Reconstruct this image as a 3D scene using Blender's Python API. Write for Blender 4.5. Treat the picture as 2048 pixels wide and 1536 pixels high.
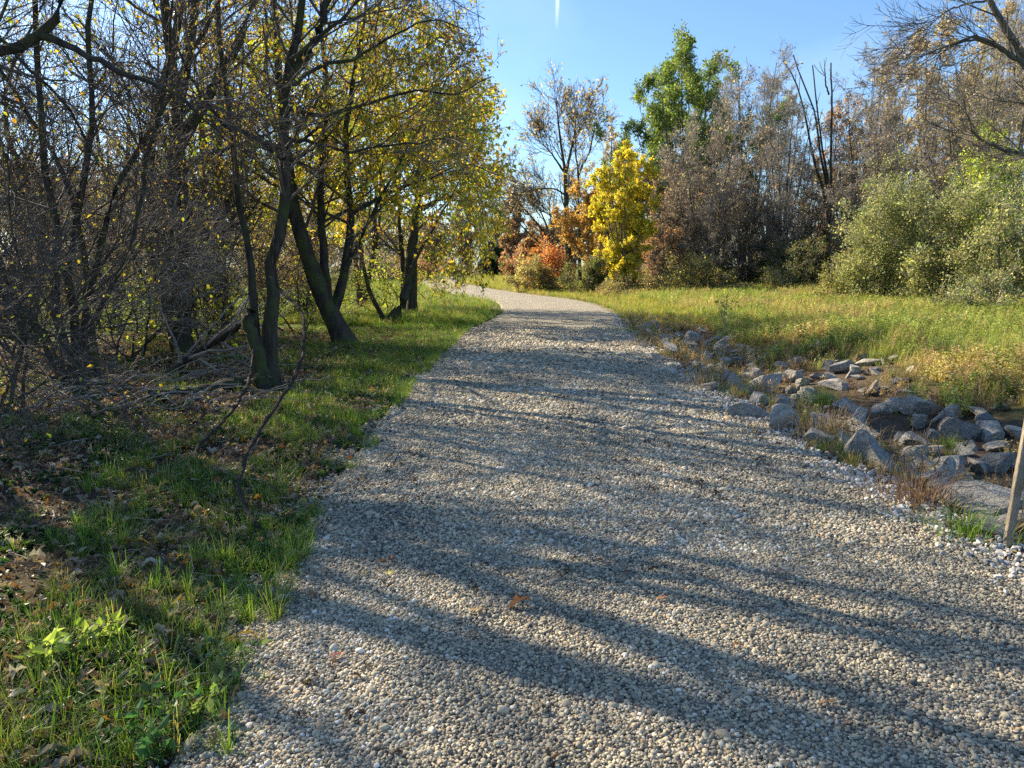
import bpy, bmesh, math
import numpy as np
from mathutils import Vector

# ------------------------------------------------------------------ camera, world, sun, exposure
for o in list(bpy.data.objects):
    bpy.data.objects.remove(o)
SC = bpy.context.scene
COL = SC.collection
PITCH = math.atan2(238.0, 1490.0)
FPX = 1490.0
CAMH = 1.6
cam_d = bpy.data.cameras.new('camera')
cam = bpy.data.objects.new('camera', cam_d)
COL.objects.link(cam)
cam.location = (0, 0, CAMH)
cam.rotation_euler = (math.pi / 2 - PITCH, 0, 0)
cam_d.sensor_width = 36.0
cam_d.lens = 36.0 * FPX / 2048.0
cam_d.clip_start = 0.05
cam_d.clip_end = 3000
SC.camera = cam

SUN_AZ, SUN_EL = math.radians(-55), math.radians(32)
SUN_STRENGTH, SKY_STRENGTH = 5.0, 0.082
world = bpy.data.worlds.new('World')
SC.world = world
world.use_nodes = True
wn, wl = world.node_tree.nodes, world.node_tree.links
wn.clear()
wo = wn.new('ShaderNodeOutputWorld'); bg = wn.new('ShaderNodeBackground'); sky = wn.new('ShaderNodeTexSky')
sky.sky_type = 'NISHITA'; sky.sun_disc = False
sky.sun_elevation = SUN_EL; sky.sun_rotation = SUN_AZ
sky.air_density = 1.0; sky.dust_density = 0.6; sky.ozone_density = 2.0
bg.inputs['Strength'].default_value = SKY_STRENGTH
tc = wn.new('ShaderNodeTexCoord')
def wmath(op, a, b=None, clamp=False):
    n = wn.new('ShaderNodeMath'); n.operation = op; n.use_clamp = clamp
    for i, v in enumerate((a, b)):
        if v is None: continue
        if isinstance(v, (int, float)): n.inputs[i].default_value = v
        else: wl.new(v, n.inputs[i])
    return n.outputs[0]
sep = wn.new('ShaderNodeSeparateXYZ'); wl.new(tc.outputs['Generated'], sep.inputs[0])
dx, dy, dz = sep.outputs
# thin high cirrus: stretched noise on the cloud layer's plane
inv = wmath('DIVIDE', 1.0, wmath('MAXIMUM', dz, 0.03))
cmb = wn.new('ShaderNodeCombineXYZ')
wl.new(wmath('MULTIPLY', dx, inv), cmb.inputs[0]); wl.new(wmath('MULTIPLY', dy, inv), cmb.inputs[1])
mp = wn.new('ShaderNodeMapping'); mp.inputs['Scale'].default_value = (0.9, 0.35, 1); mp.inputs['Rotation'].default_value = (0, 0, 0.35)
mp.inputs['Location'].default_value = (0.35, 0.2, 0)
wl.new(cmb.outputs[0], mp.inputs[0])
nz = wn.new('ShaderNodeTexNoise'); nz.inputs['Scale'].default_value = 1.1; nz.inputs['Detail'].default_value = 6; nz.inputs['Distortion'].default_value = 0.6
wl.new(mp.outputs[0], nz.inputs['Vector'])
cir = wn.new('ShaderNodeMapRange'); cir.inputs[1].default_value = 0.5; cir.inputs[2].default_value = 0.8; cir.inputs[4].default_value = 0.3
wl.new(nz.outputs[0], cir.inputs[0])
# contrail: a short streak high above the trees, straight ahead
ax = wmath('DIVIDE', dx, dy); az_ = wmath('DIVIDE', dz, dy)
cline = wmath('ADD', 0.0571, wmath('MULTIPLY', wmath('SUBTRACT', az_, 0.328), 0.03))
cn = wn.new('ShaderNodeTexNoise'); cn.inputs['Scale'].default_value = 60; wl.new(tc.outputs['Generated'], cn.inputs['Vector'])
off = wmath('ABSOLUTE', wmath('SUBTRACT', wmath('ADD', ax, wmath('MULTIPLY', wmath('SUBTRACT', cn.outputs[0], 0.5), 0.0018)), cline))
prof = wmath('SUBTRACT', 1.0, wmath('DIVIDE', off, 0.0036), True)
fade = wmath('MULTIPLY', wmath('SUBTRACT', az_, 0.290), 30.0, True)
front = wmath('GREATER_THAN', dy, 0.2)
trail = wmath('MULTIPLY', wmath('MULTIPLY', wmath('MULTIPLY', prof, fade), front), 0.8)
cl = wmath('MAXIMUM', cir.outputs[0], trail)
tint = wn.new('ShaderNodeMix'); tint.data_type = 'RGBA'; tint.blend_type = 'MULTIPLY'; tint.inputs[0].default_value = 1
wl.new(sky.outputs[0], tint.inputs[6]); tint.inputs[7].default_value = (0.78, 0.955, 1.13, 1)
mix = wn.new('ShaderNodeMix'); mix.data_type = 'RGBA'
wl.new(cl, mix.inputs[0]); wl.new(tint.outputs[2], mix.inputs[6]); mix.inputs[7].default_value = (5.5, 6.6, 7.0, 1)
wl.new(mix.outputs[2], bg.inputs['Color']); wl.new(bg.outputs[0], wo.inputs['Surface'])

SUN_DIR = Vector((math.sin(SUN_AZ) * math.cos(SUN_EL), math.cos(SUN_AZ) * math.cos(SUN_EL), math.sin(SUN_EL)))
sun_d = bpy.data.lights.new('sun', 'SUN')
sun = bpy.data.objects.new('sun', sun_d); COL.objects.link(sun)
sun_d.energy = SUN_STRENGTH; sun_d.angle = math.radians(0.53); sun_d.color = (1.0, 0.87, 0.66)
sun.rotation_euler = SUN_DIR.to_track_quat('Z', 'Y').to_euler()
sun.location = SUN_DIR * 60
SC.view_settings.view_transform = 'Standard'
SC.view_settings.look = 'None'
SC.view_settings.gamma = 1
SC.view_settings.exposure = 1.35
SC.render.engine = 'CYCLES'
cy = SC.cycles
cy.max_bounces = 5; cy.diffuse_bounces = 3; cy.glossy_bounces = 2; cy.transmission_bounces = 3; cy.transparent_max_bounces = 6
cy.caustics_reflective = False; cy.caustics_refractive = False
cy.use_denoising = False

# ------------------------------------------------------------------ small maths
def lerp(a, b, t): return a + (b - a) * t
def sstep(a, b, x):
    t = np.clip((x - a) / (b - a), 0, 1); return t * t * (3 - 2 * t)
def hash2(ix, iy, seed=0):
    h = (ix.astype(np.int64) * 374761393 + iy.astype(np.int64) * 668265263 + seed * 974711) & 0x7fffffff
    h = ((h ^ (h >> 13)) * 1274126177) & 0x7fffffff
    return ((h ^ (h >> 16)) & 0xffff) / 65535.0
def vnoise(x, y, seed=0):
    ix, iy = np.floor(x), np.floor(y); fx, fy = x - ix, y - iy
    fx = fx * fx * (3 - 2 * fx); fy = fy * fy * (3 - 2 * fy)
    a = hash2(ix, iy, seed); b = hash2(ix + 1, iy, seed); c = hash2(ix, iy + 1, seed); d = hash2(ix + 1, iy + 1, seed)
    return lerp(lerp(a, b, fx), lerp(c, d, fx), fy)
def fbm(x, y, seed=0, o=3):
    s = 0; w = 0.5
    for k in range(o):
        s = s + w * vnoise(x * 2 ** k, y * 2 ** k, seed + k); w *= 0.5
    return s / (1 - 0.5 ** o)

# the drive's centre line, in metres
CL = np.array([(0.98, -6), (0.95, 0.5), (0.86, 2.4), (0.68, 4.4), (0.58, 9), (0.58, 13), (0.80, 18), (1.35, 23.5), (1.55, 28), (1.1, 34), (-0.9, 41),
               (-3.3, 51), (-5.6, 63), (-7.6, 77), (-8.4, 92), (-7, 106), (-1, 119), (10, 127), (30, 131), (60, 134)], float)
def catmull(P, n=12):
    P = np.asarray(P, float)
    Q = np.vstack([2 * P[0] - P[1], P, 2 * P[-1] - P[-2]])
    out = []
    for i in range(len(P) - 1):
        p0, p1, p2, p3 = Q[i], Q[i + 1], Q[i + 2], Q[i + 3]
        for k in range(n):
            t = k / n
            out.append(0.5 * ((2 * p1) + (p2 - p0) * t + (2 * p0 - 5 * p1 + 4 * p2 - p3) * t * t + (3 * p1 - p0 - 3 * p2 + p3) * t ** 3))
    out.append(P[-1]); return np.array(out)
CLS = catmull(CL, 14)
CLT = np.gradient(CLS, axis=0); CLT /= np.linalg.norm(CLT, axis=1)[:, None]
HW = 1.93
def path_s(x, y):
    """signed distance from the centre line, right positive"""
    x = np.atleast_1d(np.asarray(x, float)); y = np.atleast_1d(np.asarray(y, float))
    out = np.empty(x.shape); fx, fy = x.ravel(), y.ravel(); o = out.ravel()
    for a in range(0, len(fx), 20000):
        qx, qy = fx[a:a + 20000, None], fy[a:a + 20000, None]
        d2 = (qx - CLS[None, :, 0]) ** 2 + (qy - CLS[None, :, 1]) ** 2
        i = d2.argmin(1)
        rx, ry = qx[:, 0] - CLS[i, 0], qy[:, 0] - CLS[i, 1]
        side = np.sign(rx * CLT[i, 1] - ry * CLT[i, 0]); side[side == 0] = 1
        o[a:a + 20000] = np.sqrt(d2[np.arange(len(i)), i]) * side
    return out
def edge_wob(y): return 0.10 * (vnoise(y * 0.9, y * 0 + 3, 5) - 0.5) + 0.06 * (vnoise(y * 3.1, y * 0 + 9, 6) - 0.5)
def terrain(x, y):
    x = np.atleast_1d(np.asarray(x, float)); y = np.atleast_1d(np.asarray(y, float))
    s = path_s(x, y); r = s - HW
    fade = 1 - sstep(17, 25, y)
    ditch = -0.42 * sstep(0.25, 1.5, r) * (1 - sstep(2.6, 5.2, r)) * fade
    bank = (0.10 * sstep(3.2, 6, r) + 0.55 * sstep(6, 17, r)) * (1 - sstep(70, 100, y))
    left = 0.10 * sstep(0.8, 4, -r) * 0 - 0.0
    off = np.abs(s) - HW
    n = (fbm(x * 0.5, y * 0.5, 11) - 0.5) * 0.16 + (fbm(x * 2.2, y * 2.2, 21) - 0.5) * 0.06
    z = ditch + bank + n * sstep(0.1, 1.2, off)
    z = np.where(off < 0.12, z - 0.07 * (1 - sstep(-0.10, 0.12, off)), z)
    far = sstep(150, 400, np.hypot(x, y))
    return z - far * 0.6
def tz(x, y): return float(terrain(x, y)[0])
CP, SP = math.cos(PITCH), math.sin(PITCH)
def ray(px, py):
    u = (px - 1024) / FPX; v = (768 - py) / FPX
    return np.array([u, CP + v * SP, -SP + v * CP])
def at(px, py, Y):
    """the point at depth Y (metres forward of the viewer) seen in that direction"""
    d = ray(px, py); return np.array([0, 0, CAMH]) + d * (Y / d[1])
def G(px, py):
    """where the sight line meets the ground"""
    d = ray(px, py); ts = np.geomspace(1.5, 400, 500)
    P = d[None] * ts[:, None]; P[:, 2] += CAMH
    z = terrain(P[:, 0], P[:, 1]); b = np.where(P[:, 2] < z)[0]
    i = b[0] if len(b) else len(ts) - 1
    return np.array([P[i, 0], P[i, 1], z[i]])

# ------------------------------------------------------------------ object helpers
def link(name, data, parent=None):
    o = bpy.data.objects.new(name, data); COL.objects.link(o)
    if parent is not None: o.parent = parent
    return o
def tag(o, label=None, cat=None, group=None, kind=None):
    if label: o['label'] = label
    if cat: o['category'] = cat
    if group: o['group'] = group
    if kind: o['kind'] = kind
    return o
def empty(name, loc, label, cat, group=None, rz=0):
    o = link(name, None); o.location = loc; o.rotation_euler = (0, 0, rz); o.empty_display_size = 0.2
    return tag(o, label, cat, group)
def mesh_data(name, V, F, mat=None, col=None, smooth=False):
    V = np.ascontiguousarray(V, np.float32); F = np.ascontiguousarray(F, np.int32)
    me = bpy.data.meshes.new(name); k = F.shape[1]
    me.vertices.add(len(V)); me.vertices.foreach_set('co', V.ravel())
    me.loops.add(F.size); me.loops.foreach_set('vertex_index', F.ravel())
    me.polygons.add(len(F)); me.polygons.foreach_set('loop_start', np.arange(0, F.size, k, dtype=np.int32))
    me.polygons.foreach_set('use_smooth', np.full(len(F), smooth, dtype=bool))
    if col is not None:
        ca = me.color_attributes.new('col', 'FLOAT_COLOR', 'POINT')
        c = np.ones((len(V), 4), np.float32); c[:, :3] = col; ca.data.foreach_set('color', c.ravel())
    me.update(calc_edges=True)
    if mat: me.materials.append(mat)
    return me
def bm_obj(name, bm, mat, parent=None, smooth=False, bevel=0):
    if bevel:
        bmesh.ops.bevel(bm, geom=bm.edges[:], offset=bevel, segments=1, affect='EDGES')
    me = bpy.data.meshes.new(name); bm.to_mesh(me); bm.free()
    for p in me.polygons: p.use_smooth = smooth
    me.materials.append(mat); return link(name, me, parent)

# ------------------------------------------------------------------ materials
def new_mat(name):
    m = bpy.data.materials.new(name); m.use_nodes = True
    n, l = m.node_tree.nodes, m.node_tree.links; n.clear()
    out = n.new('ShaderNodeOutputMaterial'); return m, n, l, out
def noise_n(n, l, vec, scale, detail=4, rough=0.55):
    t = n.new('ShaderNodeTexNoise'); t.inputs['Scale'].default_value = scale; t.inputs['Detail'].default_value = detail
    t.inputs['Roughness'].default_value = rough
    if vec is not None: l.new(vec, t.inputs['Vector'])
    return t
def ramp_n(n, l, fac, stops, interp='LINEAR'):
    r = n.new('ShaderNodeValToRGB'); r.color_ramp.interpolation = interp
    e = r.color_ramp.elements
    while len(e) < len(stops): e.new(0.5)
    for i, (p, c) in enumerate(stops):
        e[i].position = p; e[i].color = (*c, 1)
    l.new(fac, r.inputs[0]); return r
def mix_n(n, l, fac, a, b, mode='MIX'):
    m = n.new('ShaderNodeMix'); m.data_type = 'RGBA'; m.blend_type = mode
    for s, v in ((0, fac), (6, a), (7, b)):
        if isinstance(v, (int, float)): m.inputs[s].default_value = v
        elif isinstance(v, tuple): m.inputs[s].default_value = (*v, 1)
        else: l.new(v, m.inputs[s])
    return m.outputs[2]
def bsdf(n, l, out, col, rough=0.8, spec=0.2, bump=None, bs=0.5, bd=0.01):
    p = n.new('ShaderNodeBsdfPrincipled')
    if isinstance(col, tuple): p.inputs['Base Color'].default_value = (*col, 1)
    else: l.new(col, p.inputs['Base Color'])
    if isinstance(rough, float): p.inputs['Roughness'].default_value = rough
    else: l.new(rough, p.inputs['Roughness'])
    p.inputs['Specular IOR Level'].default_value = spec
    if bump is not None:
        b = n.new('ShaderNodeBump'); b.inputs['Strength'].default_value = bs; b.inputs['Distance'].default_value = bd
        l.new(bump, b.inputs['Height']); l.new(b.outputs[0], p.inputs['Normal'])
    l.new(p.outputs[0], out.inputs['Surface']); return p
def leafy_surface(n, l, out, col, trans=0.45, boost=1.6, rough=0.45, spec=0.35):
    p = n.new('ShaderNodeBsdfPrincipled'); l.new(col, p.inputs['Base Color'])
    p.inputs['Roughness'].default_value = rough; p.inputs['Specular IOR Level'].default_value = spec
    t = n.new('ShaderNodeBsdfTranslucent')
    g = n.new('ShaderNodeMix'); g.data_type = 'RGBA'; g.blend_type = 'MULTIPLY'; g.inputs[0].default_value = 1
    l.new(col, g.inputs[6]); g.inputs[7].default_value = (boost, boost * 0.98, boost * 0.6, 1)
    l.new(g.outputs[2], t.inputs['Color'])
    m = n.new('ShaderNodeMixShader'); m.inputs[0].default_value = trans
    l.new(p.outputs[0], m.inputs[1]); l.new(t.outputs[0], m.inputs[2]); l.new(m.outputs[0], out.inputs['Surface'])

def m_leaf():
    m, n, l, out = new_mat('leaf')
    a = n.new('ShaderNodeAttribute'); a.attribute_name = 'col'
    leafy_surface(n, l, out, a.outputs['Color']); return m
def m_inst_leaf(name, trans=0.4, spec=0.3):
    """plants laid out as instances: the tint comes with each plant, tips paler than the foot"""
    m, n, l, out = new_mat(name)
    a = n.new('ShaderNodeAttribute'); a.attribute_name = 'tint'; a.attribute_type = 'INSTANCER'
    b = n.new('ShaderNodeAttribute'); b.attribute_name = 'col'
    leafy_surface(n, l, out, mix_n(n, l, 1.0, a.outputs['Color'], b.outputs['Color'], 'MULTIPLY'), trans, 1.5, 0.45, spec); return m
def m_bark(name, dark, light, moss=0.0, scale=14):
    m, n, l, out = new_mat(name)
    tcn = n.new('ShaderNodeTexCoord'); mpn = n.new('ShaderNodeMapping'); mpn.inputs['Scale'].default_value = (1, 1, 0.22)
    l.new(tcn.outputs['Object'], mpn.inputs[0])
    a = noise_n(n, l, mpn.outputs[0], scale, 8, 0.65); b = noise_n(n, l, tcn.outputs['Object'], 2.5, 3)
    c = ramp_n(n, l, a.outputs[0], [(0.32, dark), (0.68, light)]).outputs[0]
    c = mix_n(n, l, b.outputs[0], c, mix_n(n, l, 1.0, c, (0.65, 0.68, 0.66), 'MULTIPLY'))
    if moss:
        mm = ramp_n(n, l, b.outputs[0], [(0.55 - moss * 0.2, (0, 0, 0)), (0.68, (1, 1, 1))]).outputs[0]
        c = mix_n(n, l, mm, c, (0.07, 0.085, 0.03))
    bsdf(n, l, out, c, 0.9, 0.15, a.outputs[0], 1.0, 0.03); return m
def m_plain(name, c1, c2, scale=8, rough=0.8, spec=0.2):
    m, n, l, out = new_mat(name)
    tcn = n.new('ShaderNodeTexCoord'); a = noise_n(n, l, tcn.outputs['Object'], scale, 6)
    c = ramp_n(n, l, a.outputs[0], [(0.3, c1), (0.7, c2)]).outputs[0]
    bsdf(n, l, out, c, rough, spec, a.outputs[0], 0.4, 0.006); return m
def m_pebble(name, stops, rough=0.75):
    m, n, l, out = new_mat(name)
    a = n.new('ShaderNodeAttribute'); a.attribute_name = 'tint'; a.attribute_type = 'INSTANCER'
    tcn = n.new('ShaderNodeTexCoord'); b = noise_n(n, l, tcn.outputs['Object'], 1.7, 4)
    c = ramp_n(n, l, a.outputs['Fac'], stops).outputs[0]
    c = mix_n(n, l, 0.45, c, ramp_n(n, l, b.outputs[0], [(0.3, (0.62, 0.6, 0.56)), (0.7, (1.25, 1.22, 1.18))]).outputs[0], 'MULTIPLY')
    bsdf(n, l, out, c, rough, 0.3); return m
def m_rock():
    m, n, l, out = new_mat('riprap_stone')
    tcn = n.new('ShaderNodeTexCoord'); oi = n.new('ShaderNodeObjectInfo')
    mv = n.new('ShaderNodeMapping'); mv.inputs['Scale'].default_value = (1, 1, 2.6); l.new(tcn.outputs['Object'], mv.inputs[0])
    a = noise_n(n, l, mv.outputs[0], 3.2, 9, 0.62); b = noise_n(n, l, tcn.outputs['Object'], 14, 6, 0.7); g = noise_n(n, l, tcn.outputs['Object'], 55, 3, 0.7)
    c = ramp_n(n, l, a.outputs[0], [(0.28, (0.16, 0.155, 0.145)), (0.48, (0.33, 0.32, 0.295)), (0.72, (0.54, 0.52, 0.47))]).outputs[0]
    c = mix_n(n, l, ramp_n(n, l, b.outputs[0], [(0.56, (0, 0, 0)), (0.72, (1, 1, 1))]).outputs[0], c, (0.40, 0.34, 0.25))
    c = mix_n(n, l, ramp_n(n, l, g.outputs[0], [(0.66, (0, 0, 0)), (0.72, (0.45, 0.45, 0.45))]).outputs[0], c, (0.10, 0.10, 0.09))
    r = ramp_n(n, l, oi.outputs['Random'], [(0.0, (0.72, 0.74, 0.78)), (0.5, (1.0, 0.98, 0.94)), (1.0, (1.15, 1.08, 0.98))]).outputs[0]
    c = mix_n(n, l, 1.0, c, r, 'MULTIPLY')
    h = n.new('ShaderNodeMath'); h.operation = 'ADD'; l.new(a.outputs[0], h.inputs[0])
    h2 = n.new('ShaderNodeMath'); h2.operation = 'MULTIPLY'; h2.inputs[1].default_value = 0.35; l.new(b.outputs[0], h2.inputs[0]); l.new(h2.outputs[0], h.inputs[1])
    bsdf(n, l, out, c, 0.9, 0.2, h.outputs[0], 1.0, 0.05); return m
def m_ground():
    m, n, l, out = new_mat('ground_soil_and_turf')
    tcn = n.new('ShaderNodeTexCoord'); V = tcn.outputs['Object']
    at_ = n.new('ShaderNodeAttribute'); at_.attribute_name = 'col'
    sp = n.new('ShaderNodeSeparateColor'); l.new(at_.outputs['Color'], sp.inputs[0])
    a = noise_n(n, l, V, 22, 8, 0.7); b = noise_n(n, l, V, 2.2, 6, 0.6); c = noise_n(n, l, V, 95, 5, 0.7)
    soil = ramp_n(n, l, a.outputs[0], [(0.28, (0.04, 0.029, 0.020)), (0.5, (0.10, 0.072, 0.050)), (0.72, (0.20, 0.15, 0.105))]).outputs[0]
    turf = ramp_n(n, l, b.outputs[0], [(0.3, (0.07, 0.10, 0.025)), (0.55, (0.12, 0.15, 0.035)), (0.8, (0.22, 0.20, 0.07))]).outputs[0]
    turf = mix_n(n, l, 0.6, turf, ramp_n(n, l, c.outputs[0], [(0.3, (0.45, 0.45, 0.4)), (0.7, (1.4, 1.4, 1.2))]).outputs[0], 'MULTIPLY')
    dry = ramp_n(n, l, a.outputs[0], [(0.3, (0.14, 0.11, 0.055)), (0.7, (0.36, 0.28, 0.14))]).outputs[0]
    col = mix_n(n, l, sp.outputs[0], soil, turf); col = mix_n(n, l, sp.outputs[1], col, dry)
    bsdf(n, l, out, col, 0.95, 0.1, c.outputs[0], 0.8, 0.03); return m
def m_path():
    m, n, l, out = new_mat('drive_gravel')
    tcn = n.new('ShaderNodeTexCoord'); V = tcn.outputs['Object']
    v1 = n.new('ShaderNodeTexVoronoi'); v1.inputs['Scale'].default_value = 46; l.new(V, v1.inputs['Vector'])
    v2 = n.new('ShaderNodeTexVoronoi'); v2.inputs['Scale'].default_value = 21; l.new(V, v2.inputs['Vector'])
    w = noise_n(n, l, V, 0.9, 5); w2 = noise_n(n, l, V, 5.0, 5, 0.7)
    sp = n.new('ShaderNodeSeparateColor'); l.new(v1.outputs['Color'], sp.inputs[0])
    c = ramp_n(n, l, sp.outputs[0], [(0.0, (0.15, 0.14, 0.12)), (0.35, (0.37, 0.33, 0.26)), (0.7, (0.54, 0.48, 0.36)), (1.0, (0.64, 0.59, 0.46))]).outputs[0]
    c = mix_n(n, l, 0.55, c, ramp_n(n, l, v1.outputs['Distance'], [(0.25, (1.15, 1.13, 1.1)), (0.62, (0.42, 0.40, 0.38))]).outputs[0], 'MULTIPLY')
    c = mix_n(n, l, 0.5, c, ramp_n(n, l, w.outputs[0], [(0.3, (0.8, 0.79, 0.78)), (0.7, (1.1, 1.07, 1.0))]).outputs[0], 'MULTIPLY')
    c = mix_n(n, l, ramp_n(n, l, w2.outputs[0], [(0.66, (0, 0, 0)), (0.76, (0.7, 0.7, 0.7))]).outputs[0], c, (0.10, 0.08, 0.06))
    iv = n.new('ShaderNodeMath'); iv.operation = 'SUBTRACT'; iv.inputs[0].default_value = 1.0; l.new(v1.outputs['Distance'], iv.inputs[1])
    i2 = n.new('ShaderNodeMath'); i2.operation = 'MULTIPLY_ADD'; i2.inputs[1].default_value = -0.8; l.new(v2.outputs['Distance'], i2.inputs[0]); l.new(iv.outputs[0], i2.inputs[2])
    bsdf(n, l, out, c, 0.9, 0.2, i2.outputs[0], 1.0, 0.02); return m

M_LEAF = m_leaf()
M_BARK = m_bark('bark_dark', (0.022, 0.019, 0.016), (0.10, 0.086, 0.072), 0.4)
M_BARKG = m_bark('bark_grey', (0.07, 0.062, 0.052), (0.20, 0.18, 0.155), 0.0)
M_TWIG = m_plain('twig_dark', (0.05, 0.041, 0.034), (0.15, 0.125, 0.105), 6, 0.8, 0.3)
M_TWIGG = m_plain('twig_grey', (0.20, 0.175, 0.155), (0.38, 0.34, 0.30), 3, 0.8, 0.3)
M_ROCK = m_rock()
M_GROUND = m_ground()
M_PATH = m_path()
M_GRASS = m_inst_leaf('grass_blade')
M_LITTER = m_inst_leaf('dead_leaf', 0.25, 0.35)
PEB = [(0.0, (0.07, 0.068, 0.06)), (0.25, (0.21, 0.19, 0.15)), (0.5, (0.39, 0.35, 0.26)), (0.72, (0.56, 0.49, 0.34)), (0.84, (0.40, 0.28, 0.17)), (0.90, (0.58, 0.53, 0.42)), (1.0, (0.76, 0.73, 0.64))]
M_PEB = m_pebble('pebble', PEB)
M_CRUSH = m_pebble('crushed_limestone', [(0.0, (0.30, 0.29, 0.27)), (0.5, (0.52, 0.50, 0.46)), (1.0, (0.72, 0.70, 0.66))], 0.9)
M_WOOD = m_bark('weathered_wood', (0.20, 0.16, 0.12), (0.46, 0.38, 0.29), 0.0, 22)
M_VINE = m_plain('vine_bark', (0.018, 0.014, 0.011), (0.05, 0.04, 0.032), 12, 0.85, 0.2)
M_STICK = m_plain('dead_stick', (0.16, 0.13, 0.10), (0.36, 0.31, 0.25), 9, 0.85)

# ------------------------------------------------------------------ setting: ground sheet and gravel drive
def graded(lo, hi, n, k):
    t = np.linspace(-1, 1, n); return np.where(t < 0, -lo * np.sinh(k * t) / np.sinh(k), hi * np.sinh(k * t) / np.sinh(k))
def build_ground():
    xs = graded(-700, 700, 420, 7.2) + 1.0
    ty = np.linspace(0, 1, 430); ys = -14 + 914 * np.sinh(6.2 * ty) / np.sinh(6.2)
    X, Y = np.meshgrid(xs, ys); x, y = X.ravel(), Y.ravel()
    z = terrain(x, y); s = path_s(x, y); r = s - HW
    nx, ny = len(xs), len(ys)
    V = np.stack([x, y, z], 1)
    i = np.arange(nx * ny).reshape(ny, nx)
    F = np.stack([i[:-1, :-1], i[:-1, 1:], i[1:, 1:], i[1:, :-1]], -1).reshape(-1, 4)
    turf = np.where(s < 0, (0.25 + 0.75 * sstep(9, 18, y)) * sstep(0.50, 0.75, fbm(x * 0.7, y * 0.7, 31) + 0.12 * np.exp(-np.abs(-s - HW - 0.9) / 1.2) + 0.9 * sstep(13, 26, y)), sstep(4.2, 6.0, r + fbm(x, y, 8) * 1.5) + sstep(20, 26, y))
    dry = 0.45 * sstep(0.5, 0.72, fbm(x * 0.25, y * 0.25, 77)) * (y > 12) + 0.7 * sstep(2.6, 0.6, np.abs(r)) * sstep(22, 27, y)
    col = np.stack([np.clip(turf, 0, 1), np.clip(dry, 0, 1), x * 0], 1)
    o = link('ground', mesh_data('ground', V, F, M_GROUND, col, True)); tag(o, kind='structure')
build_ground()
def build_path():
    # cross rows every few centimetres near the viewer
    seg = np.linalg.norm(np.diff(CLS, axis=0), axis=1); L = np.concatenate([[0], np.cumsum(seg)])
    t = np.concatenate([np.arange(0, 30, 0.12), np.arange(30, L[-1], 0.6)])
    cx, cy_ = np.interp(t, L, CLS[:, 0]), np.interp(t, L, CLS[:, 1])
    tx, ty = np.gradient(cx, t), np.gradient(cy_, t); nrm = np.hypot(tx, ty); tx, ty = tx / nrm, ty / nrm
    K = 41; u = np.linspace(-1, 1, K)
    W = HW + 0.10 + np.stack([edge_wob(t), edge_wob(t + 70)], 1)
    S = np.where(u[None] < 0, u[None] * W[:, :1], u[None] * W[:, 1:])
    X = cx[:, None] + ty[:, None] * S; Y = cy_[:, None] - tx[:, None] * S
    Z = 0.035 * (1 - u[None] ** 2) + 0.004 + 0 * X
    Z = Z - 0.012 * np.exp(-((np.abs(S) - 0.8) / 0.28) ** 2) + (fbm(X * 1.3, Y * 1.3, 3) - 0.5) * 0.02
    Z = Z - 0.10 * sstep(0.94, 1.0, np.abs(u[None]))
    V = np.stack([X, Y, Z], -1).reshape(-1, 3); i = np.arange(len(V)).reshape(len(t), K)
    F = np.stack([i[:-1, :-1], i[:-1, 1:], i[1:, 1:], i[1:, :-1]], -1).reshape(-1, 4)
    o = link('path', mesh_data('path', V, F, M_PATH, None, True)); tag(o, kind='structure')
build_path()
def path_z(x, y, s=None):
    s = path_s(x, y) if s is None else s
    u = np.clip(s / (HW + 0.1), -1, 1)
    return 0.035 * (1 - u ** 2) + 0.004 - 0.012 * np.exp(-((np.abs(s) - 0.8) / 0.28) ** 2) + (fbm(x * 1.3, y * 1.3, 3) - 0.5) * 0.02 - 0.07 * sstep(0.95, 1.0, np.abs(u))

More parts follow.
